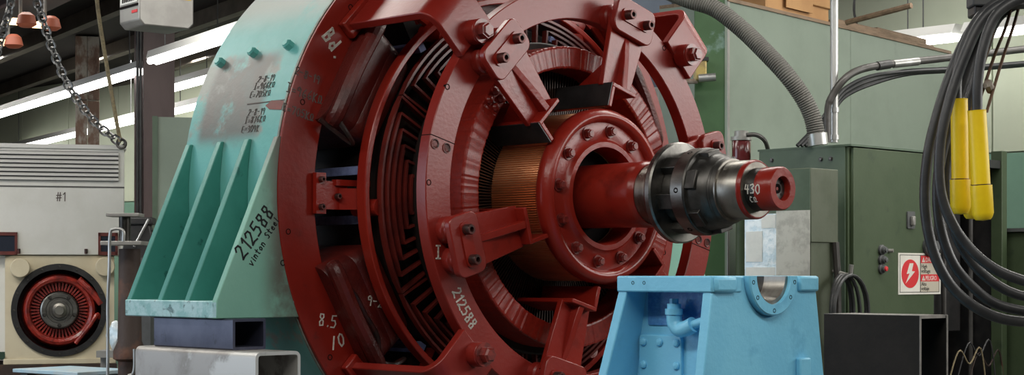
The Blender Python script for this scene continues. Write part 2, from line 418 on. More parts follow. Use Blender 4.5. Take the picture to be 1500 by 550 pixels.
def write(text, fn, h, wd, jitter=.0):
    """fn(u, v) -> (point, normal); u runs along the line, v up, both in metres"""
    mb = MB(); u = 0
    rnd = random.Random(len(text) * 7 + 3)
    for ch in text:
        dv = rnd.uniform(-1, 1) * jitter * h
        for st in GL[ch]:
            pts = []; ns = []
            for a, b in zip(st[:-1], st[1:]):
                for k in range(3):
                    t = k / 3; x = a[0] + (b[0] - a[0]) * t; y = a[1] + (b[1] - a[1]) * t
                    p, nn = fn(u + x * h, y * h + dv); pts.append(p); ns.append(nn)
            p, nn = fn(u + st[-1][0] * h, st[-1][1] * h + dv); pts.append(p); ns.append(nn)
            mb.ribbon(pts, wd, .0012, ns)
        u += h * (.72 if ch not in 'il1.' else .5)
    return mb
def flat(o, ud, vd, n):
    o = Vector(o); ud = Vector(ud).normalized(); vd = Vector(vd).normalized(); n = Vector(n)
    return lambda u, v: (o + ud * u + vd * v, n)

# ================================================================== THE ROOM
FZ = -P0.z                       # floor in motor axes
CEIL = 4.02
mb = MB().box((-26, -13, FZ - .1), (10, 6.7, FZ)); struct('floor', mb, 'floor', 'g')
ceil = struct('ceiling', MB().box((-26, -13, CEIL - P0.z), (10, 6.7, CEIL - P0.z + .1)), 'ceiling_dark', 'g')
WY = 6.53
DADO = .60
wb = struct('wall_back', MB().box((-26, WY + .03, FZ), (10, WY + .15, CEIL - P0.z)), 'wall_cream', 'g')
binv = wb.matrix_basis.inverted() @ Matrix.Translation(P0) @ Matrix.Rotation(GROT, 4, 'Z')
pu = MB().box((0, 0, 0), (1.185, .03, CEIL - P0.z - DADO)).mesh('wall_panel', 'wall_cream')
pl = MB().box((0, 0, 0), (1.185, .03, DADO - FZ - .012)).mesh('wall_panel', 'wall_green')
for i in range(30):
    t = -26 + 1.2 * i
    for me_, z in ((pu, DADO), (pl, FZ)):
        obj('wall_panel', me_, wb, binv @ Matrix.Translation((t, WY, z)))
struct('wall_left', MB().box((-26.15, -13, FZ), (-26, 6.7, CEIL - P0.z)), 'wall_dim', 'g')
struct('wall_right', MB().box((10, -13, FZ), (10.15, 6.7, CEIL - P0.z)), 'wall_dim', 'g')
struct('wall_front', MB().box((-26, -13.15, FZ), (10, -13, CEIL - P0.z)), 'wall_dim', 'g')

# roof joists, running the way the lamp rows run
DV = Vector((-.515, .857, 0)).normalized(); DN = Vector((.857, .515, 0)).normalized()
def along(p, s, n=0, z=0): return p + DV * s + DN * n + Vector((0, 0, z))
jm = MB().box((-.05, -7, -.14), (.05, 7, 0)).mesh('joist', 'joist')
jrot = Matrix.Rotation(math.atan2(DV.y, DV.x) - pi / 2, 4, 'Z')
for i in range(11):
    p = Vector((-10.2 + i * .95, 17.2 + i * .25, CEIL - .005))
    o = obj('joist', jm, ceil, ceil.matrix_basis.inverted() @ Matrix.Translation(p) @ jrot)

# ================================================================== THE BIG MOTOR
TOPZ = 1.10
motor = gthing('electric_motor', 'huge open direct-current motor with teal frame, red brush ring and copper commutator', 'motor', -.6, 0, -TOPZ)
# --- frame
shell = part('frame_shell', MB().lathe([(-1.07, 1.098), (-.487, 1.098), (-.487, 1.0), (-1.07, 1.0)], 160), 'teal_shell', motor, label='teal shell with a worn grey patch')
part('seam', MB().lathe([(-.488, 1.101), (-.478, 1.101), (-.478, 1.0), (-.488, 1.0)], 160), 'seam_grey', shell)
for ph, t in ((-62.0, -.99), (-60.7, -.794), (-60.2, -.581), (60, -.99), (60, -.794), (60, -.581)):
    y, z = pol(ph, 1.097); part('bolt', ME['bolt_teal'], None, shell, mx=xdir((t, y, z), (0, y, z)))
ring = part('front_ring', MB().lathe([(-.479, 1.098), (-.4635, 1.098), (-.4635, .9315), (-.479, .9315)], 160), 'red_frame', motor, bevel=.003, label='red machined front ring of the frame')
for ph, r in ((-47.5, 1.035), (-71.5, 1.04), (-97.7, 1.06), (-17, 1.04), (-125, 1.05), (13, 1.04), (43, 1.04), (74, 1.04), (101, 1.045), (130, 1.04), (160, 1.04), (-155, 1.04)):
    y, z = pol(ph, r); part('bolt_hole', ME['hole'], None, ring, mx=Matrix.Translation((-.4635, y, z)))
part('yoke', MB().lathe([(-1.05, .999), (-.482, .999), (-.482, .945), (-1.05, .945)], 120), 'maroon_bar', motor)
# --- feet
def rib_poly(t0, t1, sgn, top=.2, front=True):
    pts = [(-1.093, top), (-1.357, -.388), (-1.357, -.451)] if front else [(-1.093, top), (-1.351, -.388), (-1.351, -.395)]
    a0 = math.atan2(-.99, -.455)
    n = 14; zb = -.455
    ph0 = -90 - math.degrees(math.asin((.451 if front else .395) / 1.096)); ph1 = -90 + math.degrees(math.asin(top / 1.096))
    for i in range(n + 1):
        y, z = pol(ph0 + (ph1 - ph0) * i / n, 1.0975); pts.append((y, z))
    return MB().prism(pts, lambda y, z: (t0, y * sgn, z), lambda y, z: (t1, y * sgn, z))
for sgn in (1, -1):
    part('foot_plate', MB().box((-1.06, -1.357 * (1 if sgn == 1 else -1) if sgn == 1 else 1.02, -.451), (-.466, -1.02 if sgn == 1 else 1.357, -.390)), 'teal_edge', motor, bevel=.004, label='scuffed pale teal foot plate')
    for t0, t1, m_ in ((-.494, -.4655, 'teal_plate'), (-.675, -.645, 'teal_paint'), (-.850, -.820, 'teal_paint'), (-1.056, -1.026, 'teal_paint')):
        rb = part('gusset', rib_poly(t0, t1, sgn, front=m_ == 'teal_plate'), m_, motor, bevel=.003)
        if sgn == 1 and m_ == 'teal_plate':
            d = Vector((0, .30, .54)).normalized(); up = Vector((0, -d.z, d.y))
            # writing up the slope of the front gusset
            part('marker_writing', write('212588', flat((-.4653, -1.245, -.246), Vector((0, .147, .189)), Vector((0, -.189, .147)), (1, 0, 0)), .054, .0065, .05), 'marker', rb)
            part('marker_writing', write('Vinton Steel', flat((-.4653, -1.207, -.268), Vector((0, .135, .189)), Vector((0, -.189, .135)), (1, 0, 0)), .0250, .0036, .05), 'marker', rb)
            part('bolt_hole', ME['hole'], None, rb, mx=Matrix.Translation((-.4653, -1.073, -.255)))
# --- writing on shell and ring
def shellmap(t0, ph0, r=1.0985):
    def fn(u, v):
        ph = ph0 + math.degrees(v / r); y, z = pol(ph, r)
        return Vector((t0 + u, y, z)), Vector((0, y, z)).normalized()
    return fn
for tx, t0, ph in (('2-8-19', -.70, -67.6), ('I=966KO', -.71, -69.3), ('E=705KO', -.72, -71.0), ('2-8-19', -.70, -74.6), ('I=876KO', -.71, -76.3), ('E=304K', -.72, -78)):
    part('pencil_writing', write(tx, shellmap(t0, ph), .026, .0015, .1), 'pencil', shell)
part('pencil_writing', MB().ribbon([shellmap(-.72, -72.2)(u, 0)[0] for u in (0, .08, .16, .24)], .004, .0012, [shellmap(-.7, -72.2)(0, 0)[1]] * 3), 'pencil', shell)
part('paint_smear', MB().add([shellmap(-.60, -73.6)(u, v)[0] + shellmap(-.6, -73)(u, v)[1] * .0015 for u, v in ((0, .012), (.03, .03), (.11, .022), (.105, -.012), (.03, -.005))], [(0, 1, 2, 3, 4)]), 'red_smear', shell)
for tx, o_, d_, h_ in (('2-8-19', (-.4630, -1.022, .43), (0, 1, -.25), .036), ('I=966KO', (-.4630, -1.062, .362), (0, 1, -.22), .042), ('E=705KO', (-.4630, -1.078, .292), (0, 1, -.22), .036)):
    d = Vector(d_).normalized(); part('pencil_writing', write(tx, flat(o_, d, (0, -d.z, d.y), (1, 0, 0)), h_ * .8, .0040, .06), 'pencil', ring)
for tx, o_, d_, h_, wd in (('Bd.', (-.4630, -.900, .580), (0, .64, -.77), .058, .009), ('8.5', (-.4630, -.915, -.485), (0, 1, -.12), .046, .0045), ('/0', (-.4630, -.848, -.575), (0, 1, .25), .046, .006)):
    d = Vector(d_).normalized(); part('chalk_writing', write(tx, flat(o_, d, (0, -d.z, d.y), (1, 0, 0)), h_, wd, .05), 'chalk', ring)
# --- field poles, coils, interpoles
def coil_mesh():
    mb = MB()
    for z, ins in ((.70, .012), (.715, 0), (.925, 0), (.94, .012)): pass
    pts = rrect(-1.0, -.235, -.405, .235, .06, 5)
    n = len(pts); lv = [(.70, .985), (.712, 1.0), (.80, 1.0), (.806, .992), (.812, 1.0), (.925, 1.0), (.94, .985)]
    vs = []; c = (-.7025, 0)
    for z, k in lv:
        for x, y in pts: vs.append((c[0] + (x - c[0]) * k, y * k * (.82 + .18 * (z - .70) / .24), z))
    fs = [(i * n + j, i * n + (j + 1) % n, (i + 1) * n + (j + 1) % n, (i + 1) * n + j) for i in range(len(lv) - 1) for j in range(n)]
    fs += [tuple(range(n - 1, -1, -1)), tuple(range((len(lv) - 1) * n, len(lv) * n))]
    mb.add(vs, fs); return mb
cm = coil_mesh().mesh('field_coil', 'maroon_coil')
rollm = MB().tube(catmull([(-.415, -.215, .90), (-.385, -.18, .915), (-.38, 0, .925), (-.385, .18, .915), (-.415, .215, .90)], 6), .030, 10).mesh('coil_roll', 'maroon_coil')
leadm = MB().tube(catmull([(-.40, -.20, .90), (-.37, -.235, .86), (-.39, -.25, .80), (-.42, -.24, .95)], 6), .009, 6).mesh('coil_lead', 'dark_tape')
polem = MB().box((-.97, -.14, .66), (-.44, .14, .935)).mesh('pole_body', 'dark_core')
for k in range(6):
    ph = 60 * k
    c = part('field_coil', cm, None, motor, mx=rotx(ph))
    part('coil_roll', rollm, None, c); part('coil_lead', leadm, None, c); part('pole_body', polem, None, c)
    # interpole between two coils
    a = ph + 30
    ip = part('interpole', MB().box((-.95, -.055, .70), (-.52, .055, .95)), 'dark_core', motor, mx=rotx(a))
    cl = MB(); cl.box((-.455, -.075, .90), (-.435, .075, .945)); cl.box((-.452, -.058, .80), (-.437, .045, .92)); cl.box((-.452, .03, .70), (-.425, .052, .86))
    cl.cyl((-.44, -.05, .76), (-.33, -.05, .735), .032, 12)
    cl.add([(-.44, -.058, .84), (-.44, .02, .84), (-.36, .02, .76), (-.36, -.058, .76), (-.455, -.058, .84), (-.455, .02, .84), (-.375, .02, .745), (-.375, -.058, .745)],
           [(0, 1, 2, 3), (7, 6, 5, 4), (0, 3, 7, 4), (1, 5, 6, 2), (0, 4, 5, 1), (3, 2, 6, 7)])
    part('clamp', cl, 'red_paint', ip)
    for y, z in ((-.05, .925), (.05, .925), (-.01, .85)): part('bolt', ME['bolt_cap'], None, ip, mx=Matrix.Translation((-.436, y, z)) @ Matrix.Scale(.6, 4))
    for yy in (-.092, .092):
        part('lamination_strip', MB().box((-.76, yy - .016, .702), (-.43, yy + .016, .735)), 'blue_daylit_strip', ip)
part('chalk_writing', write('9-2', flat((-.4040, -0.732, -0.412), (0, 1, -.12), (0, .12, 1), (1, 0, 0)), .036, .0040, .08), 'chalk', motor)
part('coil_cable', MB().tube(catmull([(-.372, -.85, -.345), (-.372, -.814, -.378), (-.370, -.772, -.446), (-.372, -.71, -.536), (-.40, -.697, -.65)], 6), .012, 8), 'dark_tape', motor)
part('pole_ring', MB().lathe([(-.385, .80), (-.335, .80), (-.335, .776), (-.385, .776)], 140), 'red_paint', motor, bevel=.004)
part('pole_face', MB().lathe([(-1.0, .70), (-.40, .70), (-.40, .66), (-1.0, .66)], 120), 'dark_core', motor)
# --- compensating winding: nested U bars between neighbouring poles
for k in range(6):
    ph0 = 60 * k + 30
    for i in range(6):
        r = .738 - .0235 * i; wa = 29.5 - 4.6 * i
        pts = [pol(-wa + 1.0, .52 + .01 * i)]
        pts += [pol(-wa + 2 * wa * j / 16, r) for j in range(17)]
        pts += [pol(wa - 1.0, .52 + .01 * i)]
        mb = MB(); th = .0048
        n = len(pts); vs = []
        for j, p in enumerate(pts):
            a = Vector((*pts[max(j - 1, 0)], 0)); b = Vector((*pts[min(j + 1, n - 1)], 0)); d = (b - a).normalized(); nn = Vector((-d.y, d.x, 0)) * th
            for tt in (-.335, -.310):
                for s in (-1, 1): vs.append((tt + .006 * i, p[0] + nn.x * s, p[1] + nn.y * s))
        fs = []
        for j in range(n - 1):
            q = j * 4; e = q + 4
            fs += [(q, q + 1, e + 1, e), (q + 2, e + 2, e + 3, q + 3), (q, e, e + 2, q + 2), (q + 1, q + 3, e + 3, e + 1)]
        fs += [(0, 2, 3, 1), ((n - 1) * 4, (n - 1) * 4 + 1, (n - 1) * 4 + 3, (n - 1) * 4 + 2)]
        mb.add(vs, fs)
        part('compensating_bar', mb, 'maroon_bar', motor, mx=rotx(ph0), angle=50)
# --- brush ring
rock = part('brush_ring', MB().lathe([(-.050, .80), (-.003, .80), (0, .797), (0, .686), (-.003, .683), (-.050, .683)], 160), 'red_ring', motor, label='red brush rocker ring')
for ph in (-77.7, 102.3):
    for r in (.718, .775):
        y, z = pol(ph, r)
        part('bolt', MB().lathe([(0, .0001), (0, .012), (.003, .016), (.003, .019), (-.006, .019)], 16, closed=False), 'bolt_dark', rock, mx=Matrix.Translation((0, y, z)))
    part('joint_line', MB().box((-.05, -.0015, .683), (.0008, .0015, .80)), 'hole', rock, mx=rotx(ph + 2.0))
y, z = pol(-88, .786); part('bolt_hole', ME['hole'], None, rock, mx=Matrix.Translation((0, y, z)))
y, z = pol(-62, .79); part('bolt_hole', ME['hole'], None, rock, mx=Matrix.Translation((0, y, z)))
y, z = pol(38, .785); part('bolt_hole', ME['hole'], None, rock, mx=Matrix.Translation((0, y, z)))
part('chalk_writing', write('I', flat((.0003, -.755, -.24), (0, 1, 0), (0, 0, 1), (1, 0, 0)), .045, .006), 'chalk', rock)
def ringmap(ph0, r0):
    def fn(u, v):
        ph = ph0 - math.degrees(u / r0); y, z = pol(ph, r0 - v); return Vector((.0003, y, z)), Vector((1, 0, 0))
    return fn
part('chalk_writing', write('212588', ringmap(-118, .765), .042, .006, .05), 'chalk', rock)
part('chalk_writing', write('2', flat((.0003, -.545, .545), (0, .9, -.3), (0, .3, .9), (1, 0, 0)), .05, .007), 'chalk', rock)
# --- brush arms
def arm_meshes():
    a = MB()
    # flat tapered web, stiffening rib, shoe
    a.prism([(-.100, .70), (.100, .70), (.070, .425), (-.085, .425)], lambda y, z: (.050, y, z), lambda y, z: (.074, y, z))
    a.prism([(.07, .665), (.07, .425), (.115, .425), (.095, .55)], lambda t, z: (t, -.014, z), lambda t, z: (t, .014, z))
    a.prism([(.06, .60), (.06, .425), (-.10, .425), (.02, .52)], lambda t, z: (t, -.060, z), lambda t, z: (t, -.045, z))
    a.box((-.175, -.075, .418), (.120, .062, .434)); a.box((-.175, -.075, .338), (.120, -.058, .420))
    p = MB().prism(rrect(-.112, .645, .112, .785, .035), lambda y, z: (.072, y, z), lambda y, z: (.100, y, z))
    pad = MB().prism(rrect(-.082, .692, .082, .742, .02), lambda y, z: (.098, y, z), lambda y, z: (.106, y, z))
    bo = MB()
    bo.lathe([(0, .0001), (0, .050), (.030, .050), (.036, .043), (.074, .043), (.074, .0001)], 24, closed=False)
    bk = MB().box((-.173, -.0795, .339), (.118, -.0752, .432))
    return a.mesh('brush_arm', 'red_paint'), p.mesh('mounting_plate', 'red_ring'), pad.mesh('clamp_pad', 'red_paint'), bo.mesh('boss', 'red_ring'), bk.mesh('contact_plate', 'black_paint')
am, ap, apad, abo, abk = arm_meshes()
for ph, blk in ((-44, 1), (16, 1), (76, 1), (136, 0), (-164, 0), (-105.5, 0)):
    a = part('brush_arm', am, None, motor, mx=rotx(ph), bevel=.003)
    part('mounting_plate', ap, None, a, bevel=.004); part('clamp_pad', apad, None, a)
    for y in (-.055, .055):
        part('boss', abo, None, a, mx=Matrix.Translation((0, y, .717)))
        part('bolt', ME['bolt_cap'], None, a, mx=Matrix.Translation((.105, y, .717)))
    if blk: part('contact_plate', abk, None, a, label='black face of the shoe')
# --- bent straps carrying the brush ring
def strap():
    o = [(-.465, 1.01)] + [(.02 - .075 + .075 * math.sin(R(a)), 1.01 - .075 + .075 * math.cos(R(a))) for a in range(0, 91, 15)] + [(.02, .795)]
    i = [(-.012, .795)] + [(.02 - .075 + .043 * math.sin(R(a)), 1.01 - .075 + .043 * math.cos(R(a))) for a in range(90, -1, -15)] + [(-.465, .978)]
    return MB().prism(o + i, lambda t, z: (t, -.10, z), lambda t, z: (t, .10, z))
sm = strap().mesh('strap', 'red_ring')
for ph in (-46, 44, -135, 135):
    s_ = part('support_strap', sm, None, motor, mx=rotx(ph), bevel=.004)
    part('boss', MB().lathe([(.0, .0001), (.0, .045), (.052, .045), (.056, .04), (.056, .0001)], 24, closed=False), 'red_ring', s_, mx=Matrix.Translation((.012, 0, .825)))
    part('bolt', ME['bolt_big'], None, s_, mx=Matrix.Translation((.066, 0, .825)))
    part('weld_foot', MB().box((-.4635, -.12, .955), (-.43, .12, 1.03)), 'red_paint', s_, bevel=.006)
# --- armature
nt_ = 420
wb_ = MB().lathe([(-.19, .583), (-.054, .583), (-.049, .580), (-.047, .573), (-.047, .506), (-.049, .500), (-.054, .497), (-.19, .497)], nt_)
_rr = random.Random(5); _lev = [_rr.uniform(-.0018, .0018) for _ in range(nt_)]
for i in range(nt_):                      # cross-wise ridges of the tape
    for j in range(1, 7):
        v = wb_.v[i * 8 + j]; v.x += _lev[i] * .55; k_ = 1 + _lev[i] * 1.2 * (1 if j < 4 else -1); v.y *= k_; v.z *= k_
part('winding_band', wb_, 'red_tape', motor, angle=9, label='red lacquered tape band of the armature winding')
part('equaliser_band', MB().lathe([(-.30, .612), (-.20, .612), (-.195, .606), (-.195, .57), (-.30, .57)], 200), 'dark_core', motor)
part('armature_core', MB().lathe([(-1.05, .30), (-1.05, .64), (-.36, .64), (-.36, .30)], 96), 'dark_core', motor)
blk = MB()
for k in range(10):
    a = -52 + 0; 
for ph in (-50, 150):
    for dy, dz in ((-.022, -.02), (.022, -.02), (-.022, .02), (.022, .02)):
        y, z = pol(ph, .545)
        part('tie_knot', MB().lathe([(-.02, .017), (.006, .017), (.014, .010), (.016, .0001)], 8, closed=False), 'red_tape', motor, mx=rotx(ph) @ Matrix.Translation((-.048, dy, .545 + dz)))
rs = MB()
for i in range(200):
    a = 360 * i / 200
    mx = rotx(a)
    rs.box((-.25, -.0022, .312), (-.171, .0022, .499), mx)
part('risers', rs, 'riser_dark', motor, kind='stuff')
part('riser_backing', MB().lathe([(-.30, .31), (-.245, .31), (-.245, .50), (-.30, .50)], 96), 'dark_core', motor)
NB = 230
def cw(i, j): return -.0035 if i % 4 == 3 else 0
part('commutator', MB().lathe([(-.168, .30), (-.168, .322), (.10, .322), (.10, .30)], NB * 4, wob=lambda i, j: (-.0035 if i % 4 == 3 else 0) if j in (1, 2) else 0), 'copper', motor, angle=20, kind='stuff', label='copper commutator bars')
# end flange
fl = part('end_flange', MB().lathe([(.075, .325), (.085, .332), (.110, .333), (.128, .325), (.139, .312), (.140, .298), (.130, .287), (.112, .280), (.110, .222), (.118, .212), (.128, .205), (.128, .186), (.118, .182), (.03, .182), (.03, .30)], 120), 'red_paint', motor, angle=50, label='glossy red clamping flange')
for k in range(12):
    y, z = pol(30 * k + 8, .250); part('bolt', ME['bolt_red'], None, fl, mx=Matrix.Translation((.110, y, z)) @ Matrix.Scale(.95, 4))
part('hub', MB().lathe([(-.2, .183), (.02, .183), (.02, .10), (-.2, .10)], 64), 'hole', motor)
# shaft
part('shaft', MB().lathe([(-1.5, .0001), (-1.5, .118), (-.1, .120), (.30, .122), (.335, .124), (.352, .121), (.362, .114), (.362, .0001)], 96, closed=False), 'red_paint', motor, angle=40, label='red painted shaft')
part('journal', MB().lathe([(.36, .0001), (.36, .110), (.440, .107), (.443, .122), (.466, .124), (.466, .0001)], 96, closed=False), 'steel_bright', motor)
part('thrower_disc', MB().lathe([(.463, .0001), (.463, .140), (.470, .178), (.478, .184), (.496, .184), (.502, .178), (.502, .12), (.485, .11), (.485, .0001)], 120, closed=False), 'steel', motor)
cpl = part('coupling', MB().lathe([(.48, .0001), (.48, .118), (.570, .118), (.570, .153), (.574, .157), (.628, .157), (.633, .153), (.636, .140), (.682, .134), (.700, .122), (.706, .116), (.710, .119), (.717, .116), (.721, .119), (.728, .115), (.736, .110), (.736, .0001)], 120, closed=False), 'steel_dark', motor)
for k in range(6):
    part('lug', MB().box((.498, -.028, .105), (.572, .028, .148)), 'steel_dark', cpl, mx=rotx(60 * k + 15), bevel=.003)
    part('lug', MB().box((.630, -.034, .12), (.676, .034, .148)), 'steel_dark', cpl, mx=rotx(60 * k + 45), bevel=.003)
    part('bolt_hole', MB().lathe([(0, .0001), (.0008, .010), (-.01, .010)], 12, closed=False), 'hole', cpl, mx=rotx(60 * k - 30) @ xdir((.601, 0, .157), (0, 0, 1)))
part('rim_band', MB().lathe([(.575, .1575), (.627, .1575), (.627, .156), (.575, .156)], 120), 'steel', cpl)
part('sleeve', MB().lathe([(.73, .0001), (.73, .112), (.738, .112), (.740, .105), (.834, .104), (.840, .100), (.840, .0001)], 96, closed=False), 'steel_bright', motor)
part('sleeve_edge', MB().lathe([(.824, .1045), (.8345, .1046), (.8406, .1005), (.8406, .0965), (.824, .0965)], 96), 'red_paint', motor)
part('shaft_neck', MB().lathe([(.835, .0001), (.835, .0755), (.885, .0755), (.885, .0001)], 96, closed=False), 'steel_dark', motor)
se = part('shaft_end', MB().lathe([(.880, .0001), (.880, .0758), (.944, .0758), (.950, .071), (.950, .043), (.947, .041), (.925, .041), (.925, .0001)], 96, closed=False), 'red_paint', motor, angle=40)
part('center_hole', MB().lathe([(.92, .0001), (.92, .017), (.9275, .017), (.9275, .011), (.922, .0001)], 24, closed=False), 'hole', se)
part('recess_face', MB().lathe([(.9245, .0001), (.9258, .0405)], 32, closed=False), 'steel_dark', se)
for k in range(4):
    y, z = pol(45 + 90 * k, .029); part('bolt_hole', ME['hole'], None, se, mx=Matrix.Translation((.9262, y, z)) @ Matrix.Scale(.4, 4))
def shaftmap(t0, ph0, r=.0762):
    def fn(u, v):
        y, z = pol(ph0 + math.degrees(v / r), r); return Vector((t0 + u, y, z)), Vector((0, y, z)).normalized()
    return fn
part('chalk_writing', write('430', shaftmap(.843, -104), .032, .0042, .06), 'chalk', se)
part('chalk_writing', write('CO', shaftmap(.858, -128), .022, .0022, .05), 'chalk', se)

# ------------------------------------------------------------------ supports of the motor
def tubebox(t0, t1, y0, y1, z0, z1, th, r):
    """hollow rectangular tube along t"""
    o = rrect(y0, z0, y1, z1, r, 4); i = rrect(y0 + th, z0 + th, y1 - th, z1 - th, max(r - th, .004), 4); n = len(o)
    vs = [(t, *p) for t in (t0, t1) for p in o] + [(t, *p) for t in (t0, t1) for p in i]
    fs = []
    for k in range(n):
        l = (k + 1) % n
        fs += [(k, l, n + l, n + k), (2 * n + k, 3 * n + k, 3 * n + l, 2 * n + l), (k, 2 * n + k, 2 * n + l, l), (n + k, n + l, 3 * n + l, 3 * n + k)]
    return MB().add(vs, fs)
for sgn, side in ((1, 'under the left foot of the big motor'), (-1, 'under the far right foot of the big motor')):
    def Y(a, b): return (a, b) if sgn == 1 else (-b, -a)
    y0, y1 = Y(-1.33, -1.19); solo('steel_tube', tubebox(-.905, -.409, y0, y1, -.560, -.4515, .010, .006), 'blue_tube', 'short bluish square steel tube ' + side, 'steel tube', 'packing tubes', frame='g')
    y0, y1 = Y(-1.365, -1.175); solo('steel_tube', tubebox(-.975, -.228, y0, y1, -.800, -.5605, .012, .022), 'grey_tube', 'large scuffed grey steel tube ' + side, 'steel tube', 'packing tubes', frame='g')
    y0, y1 = Y(-1.42, -1.12)
    st = MB(); st.box((-1.0, y0, -.83), (-.2, y1, -.8005)); st.box((-1.0, y0, FZ), (-.2, y1, FZ + .03))
    for t in (-.93, -.62, -.31): st.box((t - .015, y0 + .02, FZ + .03), (t + .015, y1 - .02, -.83))
    st.box((-.99, (y0 + y1) / 2 - .015, FZ + .03), (-.21, (y0 + y1) / 2 + .015, -.83))
    solo('steel_stand', st, 'dark_grey', 'dark welded steel stand ' + side, 'stand', 'motor stands', frame='g')

# ================================================================== BLUE BEARING PEDESTAL
ped = gthing('bearing_pedestal', 'sky-blue cast bearing pedestal with half-round bearing seat in front of the shaft', 'pedestal', 1.16, -.6, FZ)
T1, T0, YA, YB, ZT = 1.343, .985, -.867, -.366, -.302
BC, BR, BI = -.600, .122, .086
K = .155
ZB = -1.15
def flare(z): return K * (ZT - z)
# front face slab with the half-round seat, back slab alike
def slab(t0, t1, k, ft):
    pts = [(YA, ZT), (BC - BR, ZT)] + [(BC - BR * math.cos(R(a)), ZT - BR * math.sin(R(a))) for a in range(12, 180, 12)] + [(BC + BR, ZT), (YB, ZT), (YB + .02, ZT - .12), (YB + flare(ZB), ZB), (YA - flare(ZB), ZB)]
    return MB().prism(pts, lambda y, z: (t0 + (ft if z < -1 else 0), y, z), lambda y, z: (t1 + (ft if z < -1 else 0), y, z))
part('end_wall', slab(T1 - .035, T1, 1, 0), 'sky_blue', ped, bevel=.004)
part('end_wall', slab(T0, T0 + .035, 1, -.16), 'sky_blue', ped, bevel=.004)
bd = MB()
yi = YA + .085
pb = [(yi, ZT - .055), (YB - .03, ZT - .055), (YB - .03 + flare(ZB), ZB), (yi - .04, ZB)]
# recessed side walls and floor of the casting, open under the seat
bd.prism([(T0 + .03, ZT - .01), (T1 - .03, ZT - .01), (T1 - .03, ZB), (T0 - .13, ZB)], lambda t, z: (t, yi, z), lambda t, z: (t, yi + .02, z))
bd.prism([(T0 + .03, ZT - .01), (T1 - .03, ZT - .01), (T1 - .03, ZB), (T0 - .13, ZB)], lambda t, z: (t, YB - .03, z), lambda t, z: (t, YB - .01, z))
body = part('body', bd, 'sky_blue', ped)
part('top_rail', MB().box((T0 - .012, YA - .012, ZT - .048), (T1 + .004, YA + .13, ZT + .001)), 'sky_blue', ped, bevel=.005)
part('top_rail', MB().box((T0 - .012, YB - .09, ZT - .048), (T1 + .010, YB + .012, ZT + .001)), 'sky_blue', ped, bevel=.008)
part('top_pad', MB().box((T1 - .01, YA - .004, ZT - .05), (T1 + .014, YA + .10, ZT + .0012)), 'sky_blue', ped, bevel=.012)
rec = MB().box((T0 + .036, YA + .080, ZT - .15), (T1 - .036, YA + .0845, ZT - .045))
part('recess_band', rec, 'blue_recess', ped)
seat = [(T1 - .02, BI), (T1 - .02, BR - .002), (T1 + .016, BR - .002), (T1 + .020, BR - .006), (T1 + .020, BI)]
st_ = part('bearing_seat', MB().lathe(seat, 40, pi / 2, 3 * pi / 2, mx=Matrix.Translation((0, BC, ZT))), 'sky_blue', ped, angle=40)
for a in (100, 128, 232, 260, 180):
    y, z = pol(a, (BR + BI) / 2); part('bolt_hole', ME['hole'], None, st_, mx=Matrix.Translation((T1 + .020, BC + y, ZT + z)) @ Matrix.Scale(.6, 4))
for nm, m_, ta, tb, ra in (('bearing_shell', 'steel_bright', T1 - .075, T1 + .006, BI - .012), ('bearing_groove', 'steel_dark', T1 - .16, T1 - .076, BI - .004), ('bearing_shell', 'steel_bright', T1 - .22, T1 - .161, BI - .012), ('oil_ring', 'orange_bearing', T0 + .0, T1 - .221, BI - .016)):
    part(nm, MB().lathe([(ta, ra), (tb, ra), (tb, BI + .002), (ta, BI + .002)], 40, pi / 2, 3 * pi / 2, mx=Matrix.Translation((0, BC, ZT))), m_, ped)
part('seal_plate', MB().lathe([(T0 + .10, .012), (T0 + .13, .012), (T0 + .13, BI - .013), (T0 + .10, BI - .013)], 14, pi * 1.06, pi * 1.5, mx=Matrix.Translation((0, BC, ZT))), 'orange_bearing', ped)
el = MB()
ex, ey = 1.155, yi - .040
pth = catmull([(ex, ey, -.385), (ex, ey, -.42), (ex + .004, ey, -.446), (ex + .022, ey, -.462), (ex + .05, ey - .002, -.458), (ex + .08, ey - .004, -.446)], 5)
el.tube(pth, .022, 16, rad=lambda i: .024 if i > 3 else .021)
el.cyl((ex, ey, -.400), (ex, ey, -.418), .0275, 16); el.cyl((ex, ey, -.39), (ex, ey, -.370), .014, 6)
e_ = part('pipe_elbow', el, 'sky_blue', ped)
part('pipe', MB().cyl((ex + .075, ey - .004, -.448), (1.31, ey - .006, -.425), .0135, 14), 'sky_blue', e_)
y0 = yi - .001
part('plug_hole', MB().cyl((1.178, y0, -.40), (1.178, y0 - .003, -.40), .015, 16), 'hole', ped)
cp = part('cover_plate', MB().prism(rrect(.990, -.82, 1.160, -.483, .012), lambda t, z: (t, y0 + .004, z), lambda t, z: (t, y0 - .012, z)), 'sky_blue', ped, bevel=.003)
for t in (1.010, 1.075, 1.142):
    for z in (-.505, -.575, -.645, -.715, -.79):
        if t == 1.075 and z in (-.575, -.645, -.715): continue
        part('bolt', ME['rivet'], None, cp, mx=xdir((t, y0 - .012, z), (0, -1, 0)))
for t in (1.04, 1.085): part('bolt_hole', ME['hole'], None, ped, mx=xdir((t, YA - .012, ZT - .02), (0, -1, 0)) @ Matrix.Scale(.5, 4))
part('lug', MB().box((T1, YB - .10, -.66), (T1 + .02, YB - .045, -.555)), 'sky_blue', ped, bevel=.005)
part('base', MB().box((T0 - .20, YA - .18, FZ), (T1 + .05, YB + .18, ZB + .01)), 'sky_blue', ped, bevel=.01)
solo('shaft_rag', MB().cyl((1, 0, 0), (1, 0, 1), .01), 'steel', None, None) if False else None

